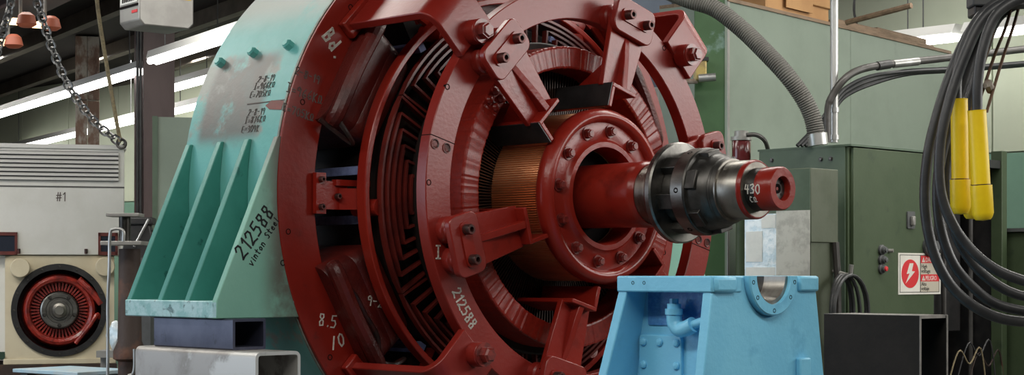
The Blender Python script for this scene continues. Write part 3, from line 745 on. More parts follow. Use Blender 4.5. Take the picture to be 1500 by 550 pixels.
# ================================================================== BLACK STEEL BOX at the right
b0 = (1.983, -.784, -.411)
bx = gthing('steel_box', 'black open-ended steel plate box beside the sky-blue pedestal', 'steel box', 1.83, -.71, -.75)
BL, BW, BH = .309, .142, .34
t1_, y0_, zt_ = 1.983, -.784, -.408
part('side_plate', MB().box((t1_ - BL, y0_, zt_ - BH), (t1_, y0_ + .008, zt_)), 'black_plate', bx)
part('side_plate', MB().box((t1_ - BL, y0_ + BW - .008, zt_ - BH), (t1_, y0_ + BW, zt_)), 'black_plate', bx)
part('top_plate', MB().box((t1_ - BL, y0_ + .0005, zt_ - .008), (t1_ - .0005, y0_ + BW - .0005, zt_ + .001)), 'plate_edge', bx)
part('bottom_plate', MB().box((t1_ - BL, y0_ + .008, zt_ - BH), (t1_, y0_ + BW - .008, zt_ - BH + .008)), 'black_plate', bx)
part('cut_edge', MB().box((t1_, y0_, zt_ - BH), (t1_ + .0015, y0_ + .008, zt_)).box((t1_, y0_ + BW - .008, zt_ - BH), (t1_ + .0015, y0_ + BW, zt_)), 'plate_edge', bx)
st = MB(); st.box((t1_ - BL - .05, y0_ - .03, zt_ - BH - .03), (t1_ + .05, y0_ + BW + .03, zt_ - BH - .0005))
for t in (t1_ - BL - .03, t1_): 
    for y in (y0_ - .02, y0_ + BW - .02): st.box((t, y, FZ), (t + .04, y + .04, zt_ - BH - .03))
solo('steel_stand', st, 'dark_grey', 'dark steel stand below the black steel box', 'stand', 'motor stands', frame='g')

# ================================================================== CABINETS at the right
CT, CY, CZ = -.46, 2.438, .355
cab = gthing('electrical_cabinet', 'tall dark green electrical cabinet with danger sign on its door', 'cabinet', -.75, 2.85, FZ)
part('body', MB().box((-1.02, CY + .004, FZ), (CT, CY + .78, CZ - .006)), 'green_cab', cab, bevel=.004)
part('side_panel', MB().box((-1.01, CY - .004, FZ + .02), (CT - .015, CY + .004, CZ)), 'green_cab_grey', cab)
dr = part('door', MB().box((CT, CY + .02, FZ + .03), (CT + .022, CY + .765, CZ - .012)), 'green_cab', cab, bevel=.004)
part('top_lip', MB().box((-1.02, CY - .006, CZ - .006), (CT + .024, CY + .785, CZ + .004)), 'green_cab_grey', cab)
for y, z in ((2.972, -.012), (3.13, -.012)):
    lp = part('latch', MB().prism(rrect(y - .035, z - .045, y + .035, z + .045, .008), lambda a, b: (CT + .021, a, b), lambda a, b: (CT + .030, a, b)), 'dark_grey', dr)
    part('latch_lever', MB().box((CT + .03, y - .012, z - .03), (CT + .05, y + .014, z + .02)), 'grey_metal', lp, bevel=.006)
part('knob', MB().lathe([(0, .05), (.02, .05), (.03, .035), (.06, .03), (.06, .0001)], 20, closed=False), 'dark_grey', dr, mx=Matrix.Translation((CT + .021, 3.14, -.15)))
for y, z, m_ in ((2.70, -.172, 'dark_grey'), (2.70, -.222, 'dark_grey'), (2.70, -.268, 'sign_red')):
    kb = part('push_button', MB().lathe([(0, .027), (.012, .027), (.016, .02), (.03, .018), (.032, .0001)], 16, closed=False), 'dark_grey', dr, mx=Matrix.Translation((CT + .021, y, z)))
    part('button_cap', MB().lathe([(.03, .0001), (.03, .013), (.038, .012), (.04, .0001)], 12, closed=False), m_, kb, mx=Matrix.Identity(4))
part('key_stub', MB().cyl((CT + .02, 2.77, -.175), (CT + .045, 2.78, -.175), .010, 10), 'grey_metal', dr)
for t, z in ((-.93, .30), (-.62, .29), (-.56, .29), (-.95, .10)): part('bolt', ME['bolt_steel'], None, cab, mx=xdir((t, CY - .004, z), (0, -1, 0)) @ Matrix.Scale(.5, 4))
# danger sign
sg = gthing('danger_sign', 'white and red DANGER high voltage PELIGRO sign on the green cabinet door', 'sign', CT + .0225, 3.06, -.4)
SX = CT + .0222
def sbox(y0, y1, z0, z1, d0, d1): return MB().box((SX + d0, y0, z0), (SX + d1, y1, z1))
Y0, Y1, Z0, Z1 = 2.857, 3.262, -.402, -.185
part('plate', sbox(Y0, Y1, Z0, Z1, 0, .003), 'sign_white', sg)
ln = MB()
for a in ((Y0 + .012, Y1 - .012, Z1 - .012, Z1 - .009), (Y0 + .012, Y1 - .012, Z0 + .010, Z0 + .013), (Y0 + .012, Y0 + .016, Z0 + .01, Z1 - .009), (Y1 - .016, Y1 - .012, Z0 + .01, Z1 - .009), (Y0 + .205, Y0 + .210, Z0 + .01, Z1 - .009)):
    ln.box((SX + .003, a[0], a[2]), (SX + .0036, a[1], a[3]))
part('border', ln, 'sign_black', sg)
disc = [(Y0 + .110 + .082 * math.cos(R(a)), (Z0 + Z1) / 2 + .075 * math.sin(R(a))) for a in range(0, 360, 10)]
part('red_disc', MB().prism(disc, lambda y, z: (SX + .003, y, z), lambda y, z: (SX + .0038, y, z)), 'sign_red', sg)
bz = (Z0 + Z1) / 2; by = Y0 + .11
part('lightning_bolt', MB().prism([(by + .03, bz + .055), (by - .005, bz + .055), (by - .035, bz - .002), (by - .006, bz + .002), (by - .045, bz - .052), (by + .045, bz + .012), (by + .014, bz + .014)], lambda y, z: (SX + .0038, y, z), lambda y, z: (SX + .0044, y, z)), 'sign_white', sg)
part('tan_field', sbox(Y0 + .211, Y1 - .017, Z0 + .013, Z1 - .013, .003, .0034), 'sign_tan', sg)
for z0, z1 in ((Z1 - .052, Z1 - .013), (Z0 + .068, Z0 + .105)): part('red_band', sbox(Y0 + .211, Y1 - .017, z0, z1, .0034, .0039), 'sign_red', sg)
def text(s, size, y, z, m_, parent, name='lettering', sx=1.0, x=None, ud=None):
    cu = bpy.data.curves.new('t', 'FONT'); cu.body = s; cu.size = size; cu.extrude = .0003; cu.resolution_u = 2
    to = bpy.data.objects.new('t', cu); col.objects.link(to)
    bpy.context.view_layer.update()
    me = bpy.data.meshes.new_from_object(to); bpy.data.objects.remove(to)
    me.materials.clear(); me.materials.append(M[m_])
    rot = Matrix(((0, 0, 1, 0), (1, 0, 0, 0), (0, 1, 0, 0), (0, 0, 0, 1)))     # letter x -> y, y -> z, facing +t
    return part(name, me, None, parent, mx=Matrix.Translation((x if x is not None else SX + .0042, y, z)) @ rot @ Matrix.Diagonal((sx, 1, 1, 1)))
def warn(z):
    y = Y0 + .222; h = .026
    part('warning_triangle', MB().prism([(y, z), (y + .030, z), (y + .015, z + h)], lambda a, b: (SX + .0039, a, b), lambda a, b: (SX + .0044, a, b)), 'sign_white', sg)
    part('exclamation', sbox(y + .0135, y + .0165, z + .004, z + .018, .0044, .0048), 'sign_black', sg)
warn(Z1 - .047); warn(Z0 + .073)
text('DANGER', .034, Y0 + .256, Z1 - .046, 'sign_white', sg, sx=.92)
text('PELIGRO', .034, Y0 + .256, Z0 + .074, 'sign_white', sg, sx=.82)
text('High', .031, Y0 + .215, Z1 - .080, 'sign_black', sg); text('voltage', .031, Y0 + .215, Z1 - .104, 'sign_black', sg)
text('Alto', .029, Y0 + .215, Z0 + .045, 'sign_black', sg); text('voltaje', .029, Y0 + .215, Z0 + .021, 'sign_black', sg)
# small box with job papers in front of the cabinet
sb = gthing('junction_box', 'olive green wall box with papers taped to its side, left of the cabinet door', 'box', -.56, 2.1, FZ)
part('box_body', MB().box((-.72, 1.976, -.143), (-.353, 2.201, .215)), 'green_box', sb, bevel=.004)
part('side_panel', MB().box((-.715, 1.972, -.14), (-.356, 1.976, .212)), 'green_cab_grey', sb)
part('pedestal_post', MB().box((-.72, 1.985, FZ), (-.36, 2.17, -.143)), 'green_box', sb)
part('pipe', MB().tube([(-.34, 2.16, -.14), (-.335, 2.17, -.3), (-.335, 2.18, -1.2)], .018, 8), 'conduit_dark', sb)
py = 1.970
def sheet(name, t0, t1, z0, z1, m_, label, d=0.0):
    return solo(name, MB().box((t0, py - .0025 - d, z0), (t1, py - .0005 - d, z1)), m_, label, 'paper', 'job papers', frame='g')
sheet('plastic_sleeve', -.745, -.545, -.33, .0, 'plastic', 'crinkled clear plastic sleeve behind the taped papers')
sheet('paper_sheet', -.55, -.352, -.33, .012, 'paper_grey', 'large greyish paper sheet in a sleeve under the olive box', .003)
sheet('paper_sheet', -.735, -.635, -.235, -.085, 'paper', 'small white paper taped in the plastic sleeve', .003)
sheet('paper_sheet', -.64, -.555, -.07, -.005, 'paper', 'small white slip at the top of the plastic sleeve', .003)
sheet('paper_sheet', -.735, -.56, -.325, -.262, 'paper', 'white paper strip at the bottom of the plastic sleeve', .003)
# coil of cable hung below
lo = MB()
hk = gthing('cable_coil', 'dark coiled cable hanging on the green cabinet behind the black box', 'cable', -.3, 2.17, -.70)
part('hook', MB().tube([(-.36, 2.17, -.28), (-.29, 2.17, -.30), (-.26, 2.17, -.295), (-.255, 2.17, -.25)], .012, 8), 'grey_metal', hk)
for k in range(6):
    w_ = .085 + .012 * k; h_ = .17 + .013 * (k % 4); ph = random.uniform(-.02, .02)
    pts = [(-.31 + .012 * k, 2.17 + ph + w_ * math.sin(R(a)), -.30 - h_ + h_ * math.cos(R(a))) for a in range(0, 361, 15)]
    part('cable_turn', MB().tube(pts, .0085, 8, cap=False), 'cable', hk)

# second cabinet: dark open bay, green post, bench
ob = gthing('open_cabinet', 'dark open cabinet bay right of the danger sign', 'cabinet', -.75, 3.6, FZ)
part('back_panel', MB().box((-.98, 3.23, FZ), (-.95, 3.98, .32)), 'dark_core', ob)
part('inner_side', MB().box((-.95, 3.225, FZ), (CT, 3.24, .32)), 'black_paint', ob)
part('inner_side', MB().box((-.95, 3.962, FZ), (-.52, 3.978, .32)), 'black_paint', ob)
part('post', MB().box((-.52, 3.93, FZ), (-.45, 3.985, .40)), 'green_cab', ob, bevel=.003)
part('top_rail', MB().box((-.98, 3.22, .30), (-.46, 3.98, .345)), 'black_paint', ob)
part('inner_box', MB().box((-.93, 3.42, -.62), (-.66, 3.84, .12)), 'black_paint', ob, bevel=.006)
for y in (3.3, 3.38, 3.6, 3.88): part('conduit', MB().cyl((-.62, y, FZ), (-.62, y, .3), .014, 8), 'conduit_dark', ob)
for k, (y, z, m_) in enumerate(((3.60, -.74, 'rope'), (3.80, -.76, 'rust_dark'), (3.70, -.70, 'cable'))):
    part('loose_wire', MB().tube(catmull([(-.5, y - .2, z - .25), (-.47, y - .1, z + .02), (-.46, y, z - .05), (-.45, y + .1, z + .03), (-.46, y + .2, z - .3)], 6), .0045, 6), m_, ob)
bn = gthing('machine_bench', 'dark green machine cabinet with grey corner at the right picture edge', 'cabinet', -.2, 4.35, FZ)
part('body', MB().box((-.70, 4.06, FZ), (.25, 4.9, -.055)), 'green_cab', bn, bevel=.005)
part('corner_post', MB().box((-.06, 4.02, FZ), (.27, 4.06, -.07)), 'grey_metal', bn)
part('top', MB().box((-.72, 4.03, -.055), (.27, 4.92, -.035)), 'dark_grey', bn)
cc = MB()
for k in range(4): cc.tube([(-.2 + .25 * math.cos(R(a)), 4.42 + .22 * math.sin(R(a)), -.024 + .018 * k) for a in range(0, 361, 15)], .010, 8, cap=False)
solo('cable_coil', cc, 'cable', 'flat black cable coil lying on the machine cabinet', 'cable', frame='g')
solo('bent_pipe', MB().tube(catmull([(-.10, 4.55, -.03), (-.10, 4.55, .15), (-.10, 4.56, .27), (-.08, 4.61, .315), (-.05, 4.70, .33), (.0, 4.95, .33)], 6), .016, 10), 'galv', 'bright bent steel pipe rising from the machine cabinet', 'pipe', frame='g')
# booth
BD = Vector((.624, .781, 0)); BN = Vector((.781, -.624, 0))
bo_ = at(1065, 402, 9.5); bo_.z = 0
BA = math.atan2(BD.y, BD.x)
booth = thing('booth_partition', 'pale grey-green sheet metal booth wall behind the cabinets', 'partition', bo_, BA)
HB = CAMH + 400 * 9.5 / F_PX
for k in range(2): part('panel', MB().box((.004 + k * 1.46, 0, 0), (1.46 + k * 1.46, .05, HB)), 'booth_green', booth)
part('edge_trim', MB().box((-.004, -.006, 0), (.02, .056, HB)), 'grey_metal', booth)
part('top_rail', MB().box((0, -.01, HB), (2.92, .45, HB + .02)), 'wood', booth)
part('return_wall', MB().box((2.87, .05, 0), (2.92, .45, HB)), 'booth_green', booth)
part('return_wall', MB().box((.0, .05, 0), (.05, .45, HB)), 'booth_green', booth)
def blocal(s, n, z): return bo_ + BD * s - BN * n + Vector((0, 0, z))
brot = Matrix.Rotation(BA, 4, 'Z')
cb = thing('cardboard_box', 'flat orange-brown cardboard box on top of the booth', 'box', blocal(.85, .25, HB + .0205), BA)
part('lower_tray', MB().box((-.38, -.22, 0), (.38, .25, .10)), 'cardboard', cb); part('lid', MB().box((-.40, -.24, .085), (.40, .27, .20)), 'cardboard', cb, bevel=.006)
part('flap', MB().box((-.18, -.245, .03), (.14, -.24, .19)), 'cardboard', cb)
for k, (s0, s1, n, z, lab) in enumerate(((1.3, 2.45, .075, .0205, 'long grey plank lying at the front edge of the booth top'), (2.15, 3.05, .26, .0205, 'short dark board behind the long plank on the booth'), (2.2, 3.1, .27, .0575, 'upper board of the pile at the booth corner'), (2.25, 3.0, .28, .0945, 'topmost thin board of the pile at the booth corner'))):
    th = thing('wooden_plank', lab, 'plank', blocal((s0 + s1) / 2, n, HB + z), BA, 'planks on the booth')
    part('board', MB().box((-(s1 - s0) / 2, -.07, 0), ((s1 - s0) / 2, .07, .036)), 'wood', th, bevel=.004)
    part('end_grain', MB().box(((s1 - s0) / 2, -.068, .002), ((s1 - s0) / 2 + .002, .068, .034)), 'cardboard', th)
solo('steel_rod', MB().tube([at(1240, 33, 10.3), at(1335, 8, 10.0)], .018, 8), 'wood', 'thin brown pole sticking out over the booth top', 'pole')
# green post, grey panels behind the brush ring
def pxbox(name, x0, x1, ytop, d, depth, m_, label, cat, zb=0.0):
    """upright box facing the camera, its front at distance d"""
    p = at((x0 + x1) / 2, HOR, d); a = math.atan2(-p.x, p.y)
    wd = (x1 - x0) / F_PX * d * math.cos(a); zt = at(0, ytop, d).z
    o = thing(name, label, cat, (p.x, p.y, zb), a)
    part('body', MB().box((-wd / 2, 0, 0), (wd / 2, depth, zt - zb)), m_, o, bevel=.004)
    return o, wd, zt
gp, gw, gz = pxbox('green_post', 1017, 1065, -60, 9.25, .12, 'green_post', 'dark green steel post at the left end of the booth', 'post')
part('base_plate', MB().box((-gw / 2 - .04, -.04, 0), (gw / 2 + .02, .13, .015)), 'green_post', gp); part('edge_strip', MB().box((gw / 2 - .012, -.006, 0), (gw / 2, 0, gz)), 'booth_green', gp)
o, w_, z_ = pxbox('grey_cabinet', 984, 1022, -40, 10.4, .5, 'dark_grey', 'dark grey upright cabinet just left of the green post', 'cabinet'); part('door_seam', MB().box((-.004, -.003, .1), (.004, 0, z_)), 'black_paint', o)
o, w_, z_ = pxbox('blue_panel', 900, 986, -40, 12.2, .3, 'blue_grey', 'blue-grey steel panel behind the top of the brush ring', 'panel'); part('edge_strip', MB().box((w_ / 2 - .01, -.006, 0), (w_ / 2, 0, z_)), 'dark_grey', o)
o, w_, z_ = pxbox('white_board', 958, 986, 128, 11.4, .05, 'white_paint', 'narrow white board glimpsed inside the brush ring', 'board'); part('shelf_edge', MB().box((-w_ / 2, -.02, z_ - .28), (w_ / 2, 0, z_ - .25)), 'dark_grey', o)
o, w_, z_ = pxbox('grey_bin', 966, 1030, 172, 10.0, .3, 'dark_grey', 'grey steel bin behind the right of the brush ring', 'bin'); part('lid', MB().box((-w_ / 2 - .01, -.02, z_ - .03), (w_ / 2 + .01, .3, z_ + .01)), 'black_paint', o)
vb = wthing('valve_block', 'small yellowed valve block fixed to the dark green post', 'valve', at(1028, 118, 9.16))
c_ = at(1028, 102, 9.14)
part('valve_body', MB().box((c_.x - .035, c_.y - .02, c_.z - .06), (c_.x + .025, c_.y + .10, c_.z + .05)), 'yellow_brass', vb, bevel=.008)
part('cap', MB().box((c_.x - .045, c_.y - .025, c_.z + .045), (c_.x + .035, c_.y + .10, c_.z + .065)), 'black_paint', vb)
part('nozzle', MB().cyl((c_.x - .02, c_.y - .03, c_.z - .05), (c_.x + .07, c_.y - .04, c_.z - .045), .022, 12), 'galv', vb)
part('stub_pipe', MB().cyl((c_.x - .16, c_.y + .02, c_.z - .065), (c_.x - .02, c_.y + .02, c_.z - .06), .014, 10), 'rust', vb)
# filter bottle
fp = at(1086, 238, 9.05)
fb = wthing('oil_filter', 'dark red glass filter bowl with steel cap above the shaft end', 'filter', fp)
part('bowl', MB().lathe([(0, .0001), (0, .045), (.02, .05), (.11, .05), (.12, .045), (.12, .0001)], 24, closed=False, mx=Matrix.Translation((fp.x, fp.y, fp.z)) @ Matrix.Rotation(-pi / 2, 4, 'Y')), 'maroon_glass', fb)
part('cap', MB().lathe([(.115, .0001), (.115, .056), (.135, .056), (.135, .038), (.165, .038), (.17, .0001)], 24, closed=False, mx=Matrix.Translation((fp.x, fp.y, fp.z)) @ Matrix.Rotation(-pi / 2, 4, 'Y')), 'grey_metal', fb)
part('hose', MB().tube(catmull([at(1093, 198, 8.95), at(1108, 198, 8.95), at(1120, 206, 8.95), at(1126, 222, 9.0)], 5), .012, 8), 'conduit_dark', fb)
part('stand', MB().cyl((fp.x, fp.y, 0), (fp.x, fp.y, fp.z), .03, 12), 'green_cab', fb)
# corrugated hose
hp = catmull([at(975, -14, 8.9), at(1010, 0, 8.8), at(1048, 13, 8.75), at(1086, 42, 8.7), at(1118, 73, 8.65), at(1150, 107, 8.6), at(1175, 141, 8.6), at(1190, 172, 8.6), at(1198, 212, 8.6)], 12)
# resample evenly for the corrugation
L = [0]
for i in range(1, len(hp)): L.append(L[-1] + (hp[i] - hp[i - 1]).length)
NS = 300; res = []; j = 0
for i in range(NS + 1):
    s = L[-1] * i / NS
    while j < len(L) - 2 and L[j + 1] < s: j += 1
    res.append(hp[j].lerp(hp[j + 1], (s - L[j]) / (L[j + 1] - L[j])))
hs = wthing('corrugated_hose', 'thick grey corrugated hose arching down onto the green cabinet', 'hose', at(1198, 212, 8.6))
part('hose', MB().tube(res, .045, 20, rad=lambda i: .0450 if i % 3 else .0405), 'hose', hs, angle=60)
part('cuff', MB().cyl(at(1197, 196, 8.6), at(1199, 213, 8.6), .05, 20), 'galv', hs)
part('riser', MB().tube([at(975, -14, 8.9), at(950, -30, 9.0), at(940, -60, 9.0), (at(940, -60, 9.0).x, 9.0, CEIL)], .045, 12), 'hose', hs)
# pipes and conduits on top of the cabinet
def zs(x, d, y0, y1): return (at(x, y0, d), at(x, y1, d))
vp = wthing('vertical_pipe', 'galvanised vertical pipe rising from the green cabinet to the ceiling', 'pipe', at(1222, 208, 8.75))
p, q = at(1222, 209, 8.75), at(1222, 0, 8.75); q.z = CEIL
part('pipe', MB().cyl(p, q, .0215, 16), 'galv', vp)
for y in (165, 205): part('coupling', MB().cyl(at(1222, y, 8.75), at(1222, y - 7, 8.75), .027, 16), 'galv', vp)
cd = wthing('bent_conduit', 'fat dark conduit bending off the pipe and running right past the booth', 'conduit', at(1212, 208, 8.7))
pts = catmull([at(1212, 209, 8.7), at(1212, 165, 8.7), at(1217, 145, 8.7), at(1235, 118, 8.7), at(1258, 103, 8.75), at(1295, 95, 8.85), at(1360, 88, 9.0), at(1430, 80, 9.15), at(1520, 70, 9.4), at(1640, 58, 9.7)], 8)
part('conduit', MB().tube(pts, .030, 14, rad=lambda i: .017 if i < 14 else .0195), 'conduit_dark', cd)
part('coupling', MB().cyl(at(1285, 97, 8.82), at(1303, 94, 8.87), .0235, 16), 'black_paint', cd)
part('bright_sleeve', MB().cyl(at(1308, 94, 8.88), at(1345, 90, 8.95), .0215, 16), 'galv', cd)
part('hanger', MB().cyl(at(1430, 80, 9.15), (at(1430, 80, 9.15).x, 9.15, CEIL), .008, 8), 'rusty_wire', cd)
for k in range(3):
    dy = 6 * k; e = .05 * k
    pts = catmull([at(1168 + 6 * k, 214, 8.74), at(1200, 180 + dy, 8.79), at(1222, 148 + dy, 8.81 + e), at(1240, 128 + dy, 8.84 + e), at(1275, 112 + dy, 8.88 + e), at(1330, 104 + dy * .4, 8.95 + e), at(1400, 100 + dy * .3, 9.1 + e), at(1500, 92 + dy * .3, 9.4 + e), at(1600, 84, 9.7 + e)], 7)
    solo('thin_cable', MB().tube(pts, .011, 8), 'cable', ('uppermost', 'middle', 'lowest')[k] + ' of three thin cables sagging under the dark conduit', 'cable', 'thin cables under the conduit')
solo('hanging_wire', MB().tube(catmull([at(1253, -12, 11), at(1251, 15, 11), at(1256, 40, 11)], 5), .008, 6), 'cable', 'short black wire dangling above the booth boards', 'wire')

# ================================================================== HANGING CABLES AND YELLOW HANDLES
CD = 5.3
hg = wthing('cable_hanger', 'dark steel hanger bracket carrying the black cables at the top right', 'bracket', at(1475, -10, CD))
part('hanger_arm', MB().box(at(1425, 8, CD + .02), tuple(at(1560, -26, CD + .10))), 'dark_grey', hg, bevel=.005)
hx = at(1500, -20, CD + .06); part('drop_rod', MB().cyl(hx, (hx.x, hx.y, CEIL), .02, 10), 'dark_grey', hg)
part('cable_grip', MB().box(at(1428, 22, CD + .03), tuple(at(1458, -10, CD + .12))), 'black_paint', hg, bevel=.006)
cabs = [
 ([(1540,-22),(1490,-6),(1448,14),(1418,52),(1394,105),(1374,165),(1359,230),(1355,300),(1366,365),(1390,415),(1425,448),(1470,468),(1530,474)], .0170, .05, 'outermost black cable with the lowest loop at the right'),
 ([(1545,-14),(1495,0),(1455,22),(1428,70),(1408,130),(1386,200),(1374,262),(1376,325),(1394,382),(1424,420),(1462,447),(1530,462)], .0165, .09, 'second black cable inside the outermost loop'),
 ([(1535,-8),(1500,2),(1462,26),(1440,80),(1420,150),(1392,215),(1386,275),(1396,335),(1420,380),(1452,412),(1490,432),(1540,440)], .0160, .13, 'third black cable of the hanging loops'),
 ([(1530,-14),(1480,0),(1440,28),(1412,85),(1390,150),(1377,215),(1378,280),(1396,330),(1424,368),(1458,395),(1500,412),(1540,420)], .0165, -.045, 'innermost black cable with the highest loop'),
 ([(1525,-18),(1475,-4),(1436,24),(1412,70),(1402,110),(1401,150)], .0165, .005, 'short black cable running into the left yellow handle'),
 ([(1540,-16),(1490,0),(1458,24),(1440,70),(1432,120),(1431,168)], .0165, -.085, 'short black cable running into the right yellow handle'),
 ([(1530,-4),(1485,8),(1452,40),(1432,90),(1420,140),(1416,168)], .0150, .18, 'black cable going into the rear yellow handle'),
]
for pts, r, dz, lab in cabs:
    solo('power_cable', MB().tube(catmull([at(x, y, CD + dz) for x, y in pts], 8), r, 12), 'cable', lab, 'cable', 'black hanging power cables')
def handle(xt, yt, xb, yb, r, d, lab):
    p = at(xt, yt, d); q = at(xb, yb, d); dr_ = (q - p).normalized(); Lh = (q - p).length
    o = wthing('yellow_handle', lab, 'handle', q, 'yellow cable handles')
    part('tube', MB().cyl(p, q - dr_ * .03, r, 28), 'yellow', o)
    part('rim', MB().lathe([(0, r), (-.004, r + .0005), (-.004, r * .72), (.03, r * .72)], 28, closed=False, mx=xdir(p, dr_)), 'yellow', o)
    part('cap', MB().lathe([(0, r + .001), (0, r + .005), (.085, r + .005), (.098, r), (.105, r * .8), (.108, .0001)], 28, closed=False, mx=xdir(q - dr_ * .10, dr_)), 'yellow', o)
    part('cap_seam', MB().lathe([(-.003, r - .002), (-.003, r + .0015), (.0005, r + .0015), (.0005, r - .002)], 28, mx=xdir(q - dr_ * .10, dr_)), 'bolt_dark', o)
handle(1405, 147, 1407, 311, .0262, CD, 'left yellow tube handle hanging highest among the black cables')
handle(1431, 164, 1440, 320, .0280, CD - .085, 'right yellow tube handle hanging beside the left one')
handle(1416, 160, 1425, 318, .0262, CD + .18, 'rear yellow tube handle mostly hidden between the other two')
for k, (x0, x1) in enumerate(((1462, 1425), (1478, 1433), (1489, 1449))):
    solo('wire_rope', MB().tube(catmull([at(x0 + 8, -6, CD + .12), at(x0 - 5, 40, CD + .12), at((x0 + x1) / 2, 85, CD + .12), at(x1 - 4, 165, CD + .12)], 5), .005, 6), 'rusty_wire', ('left', 'middle', 'right')[k] + ' one of the three rusty wire ropes behind the yellow handles', 'wire rope', 'rusty wire ropes')
solo('rope_clip', MB().cyl(at(1447, 122, CD + .10), at(1451, 132, CD + .14), .014, 10).cyl(at(1443, 126, CD + .10), at(1454, 128, CD + .12), .008, 8), 'rust', 'rusty clip on the wire ropes above the yellow handles', 'clip')

# ================================================================== LEFT: cream motor with white cooler
LA = math.atan2(-.2559, .9667) * -1        # faces the camera
ld = 11.0
lc = at(87, HOR, ld)
RX = Vector((.9667, .2559, 0)); 
LA = math.atan2(RX.y, RX.x)
def lz(y): return CAMH + (HOR - y) / F_PX * ld
ZM0, ZM1, ZE1 = lz(527), lz(375), lz(214)
lm = thing('cream_motor', 'cream motor with red winding in a round opening, white louvred cooler on top', 'motor', (lc.x, lc.y, ZM0), LA)
def lp_(x): return (x - 87) / 235.5
zz = lambda y: lz(y) - ZM0
W0, W1 = lp_(8), lp_(168)
def hole_plate(x0, x1, z0, z1, cx, cz, r, y0, y1, n=64):
    mb = MB(); o = []; i = []
    for k in range(n):
        a = 2 * pi * k / n; dx, dz = math.cos(a), math.sin(a)
        s = min(((x1 - cx) / dx if dx > 1e-9 else (x0 - cx) / dx if dx < -1e-9 else 1e9), ((z1 - cz) / dz if dz > 1e-9 else (z0 - cz) / dz if dz < -1e-9 else 1e9))
        o.append((cx + dx * s, cz + dz * s)); i.append((cx + dx * r, cz + dz * r))
    vs = [(x, y, z) for y in (y0, y1) for x, z in o] + [(x, y, z) for y in (y0, y1) for x, z in i]
    fs = []
    for k in range(n):
        l = (k + 1) % n
        fs += [(k, l, 2 * n + l, 2 * n + k), (n + k, 3 * n + k, 3 * n + l, n + l), (k, n + k, n + l, l), (2 * n + k, 2 * n + l, 3 * n + l, 3 * n + k)]
    return mb.add(vs, fs)
CX, CZ_ = 0.0, zz(455)
part('front_plate', hole_plate(W0, W1, 0, zz(375), CX, CZ_, .282, 0, .03), 'cream', lm)
part('body', MB().box((W0, .6, 0), (W1, .7, zz(375))).box((W0, .03, 0), (W0 + .02, .6, zz(375))).box((W1 - .02, .03, 0), (W1, .6, zz(375))).box((W0, .03, 0), (W1, .6, .02)).box((W0, .03, zz(375) - .02), (W1, .6, zz(375))), 'cream', lm)
def fl_(prof, n=72): return MB().lathe(prof, n, closed=False, mx=Matrix.Translation((CX, 0, CZ_)) @ Matrix.Rotation(-pi / 2, 4, 'Z'))     # axis x -> -y
rimp = part('opening_rim', fl_([(.001, .30), (.018, .298), (.018, .262), (-.05, .262), (-.05, .30)]), 'black_paint', lm)
for k in range(16):
    y, z = pol(22.5 * k, .281); part('bolt', ME['bolt_steel'], None, rimp, mx=xdir((CX + y, -.017, CZ_ + z), (0, -1, 0)) @ Matrix.Scale(.35, 4))
part('cavity', fl_([(-.05, .262), (-.25, .262), (-.25, .05)]), 'maroon_frame', lm)
win = part('winding', fl_([(-.18, .235), (-.06, .235), (-.02, .222), (-.01, .205), (-.02, .188), (-.06, .178), (-.18, .178)]), 'winding_red', lm)
for k in range(48):
    part('winding_finger', MB().box((-.006, -.006, .125), (.006, .02, .185)), 'winding_red', win, mx=Matrix.Translation((CX, -.0 + .07, CZ_)) @ Matrix.Rotation(R(7.5 * k), 4, 'Y'))
part('winding_lead', MB().tube(catmull([(.12, .0, CZ_ + .20), (.20, -.005, CZ_ + .12), (.262, 0, CZ_ + .04)], 6), .022, 8), 'winding_red', lm)
part('winding_lead', MB().tube(catmull([(.10, .0, CZ_ - .215), (.19, -.005, CZ_ - .10), (.235, 0, CZ_ - .03), (.25, .02, CZ_ - .05)], 6), .014, 8), 'winding_red', lm)
part('rotor_face', fl_([(-.10, .0001), (-.10, .15), (-.2, .15)]), 'dark_core', lm)
hb = part('hub', fl_([(-.09, .118), (.0, .118), (.006, .110), (.006, .085), (-.01, .082), (-.01, .065), (.012, .062), (.012, .0001)]), 'steel', lm)
part('shaft_stub', fl_([(.01, .048), (.05, .046), (.055, .030), (.075, .028), (.075, .0001)], 32), 'steel_bright', hb)
for k in range(5):
    y, z = pol(72 * k + 36, .098); part('bolt', ME['bolt_steel'], None, hb, mx=xdir((CX + y, -.005, CZ_ + z), (0, -1, 0)) @ Matrix.Scale(.5, 4))
for x, y in ((30, 393), (154, 391)): part('lifting_boss', MB().cyl((lp_(x), .0, zz(y)), (lp_(x), -.07, zz(y)), .062, 24), 'cream', lm, bevel=.006)
part('bottom_rail', MB().box((W0 - .01, -.015, -.03), (W1 + .01, .7, .005)), 'cream', lm, bevel=.004)
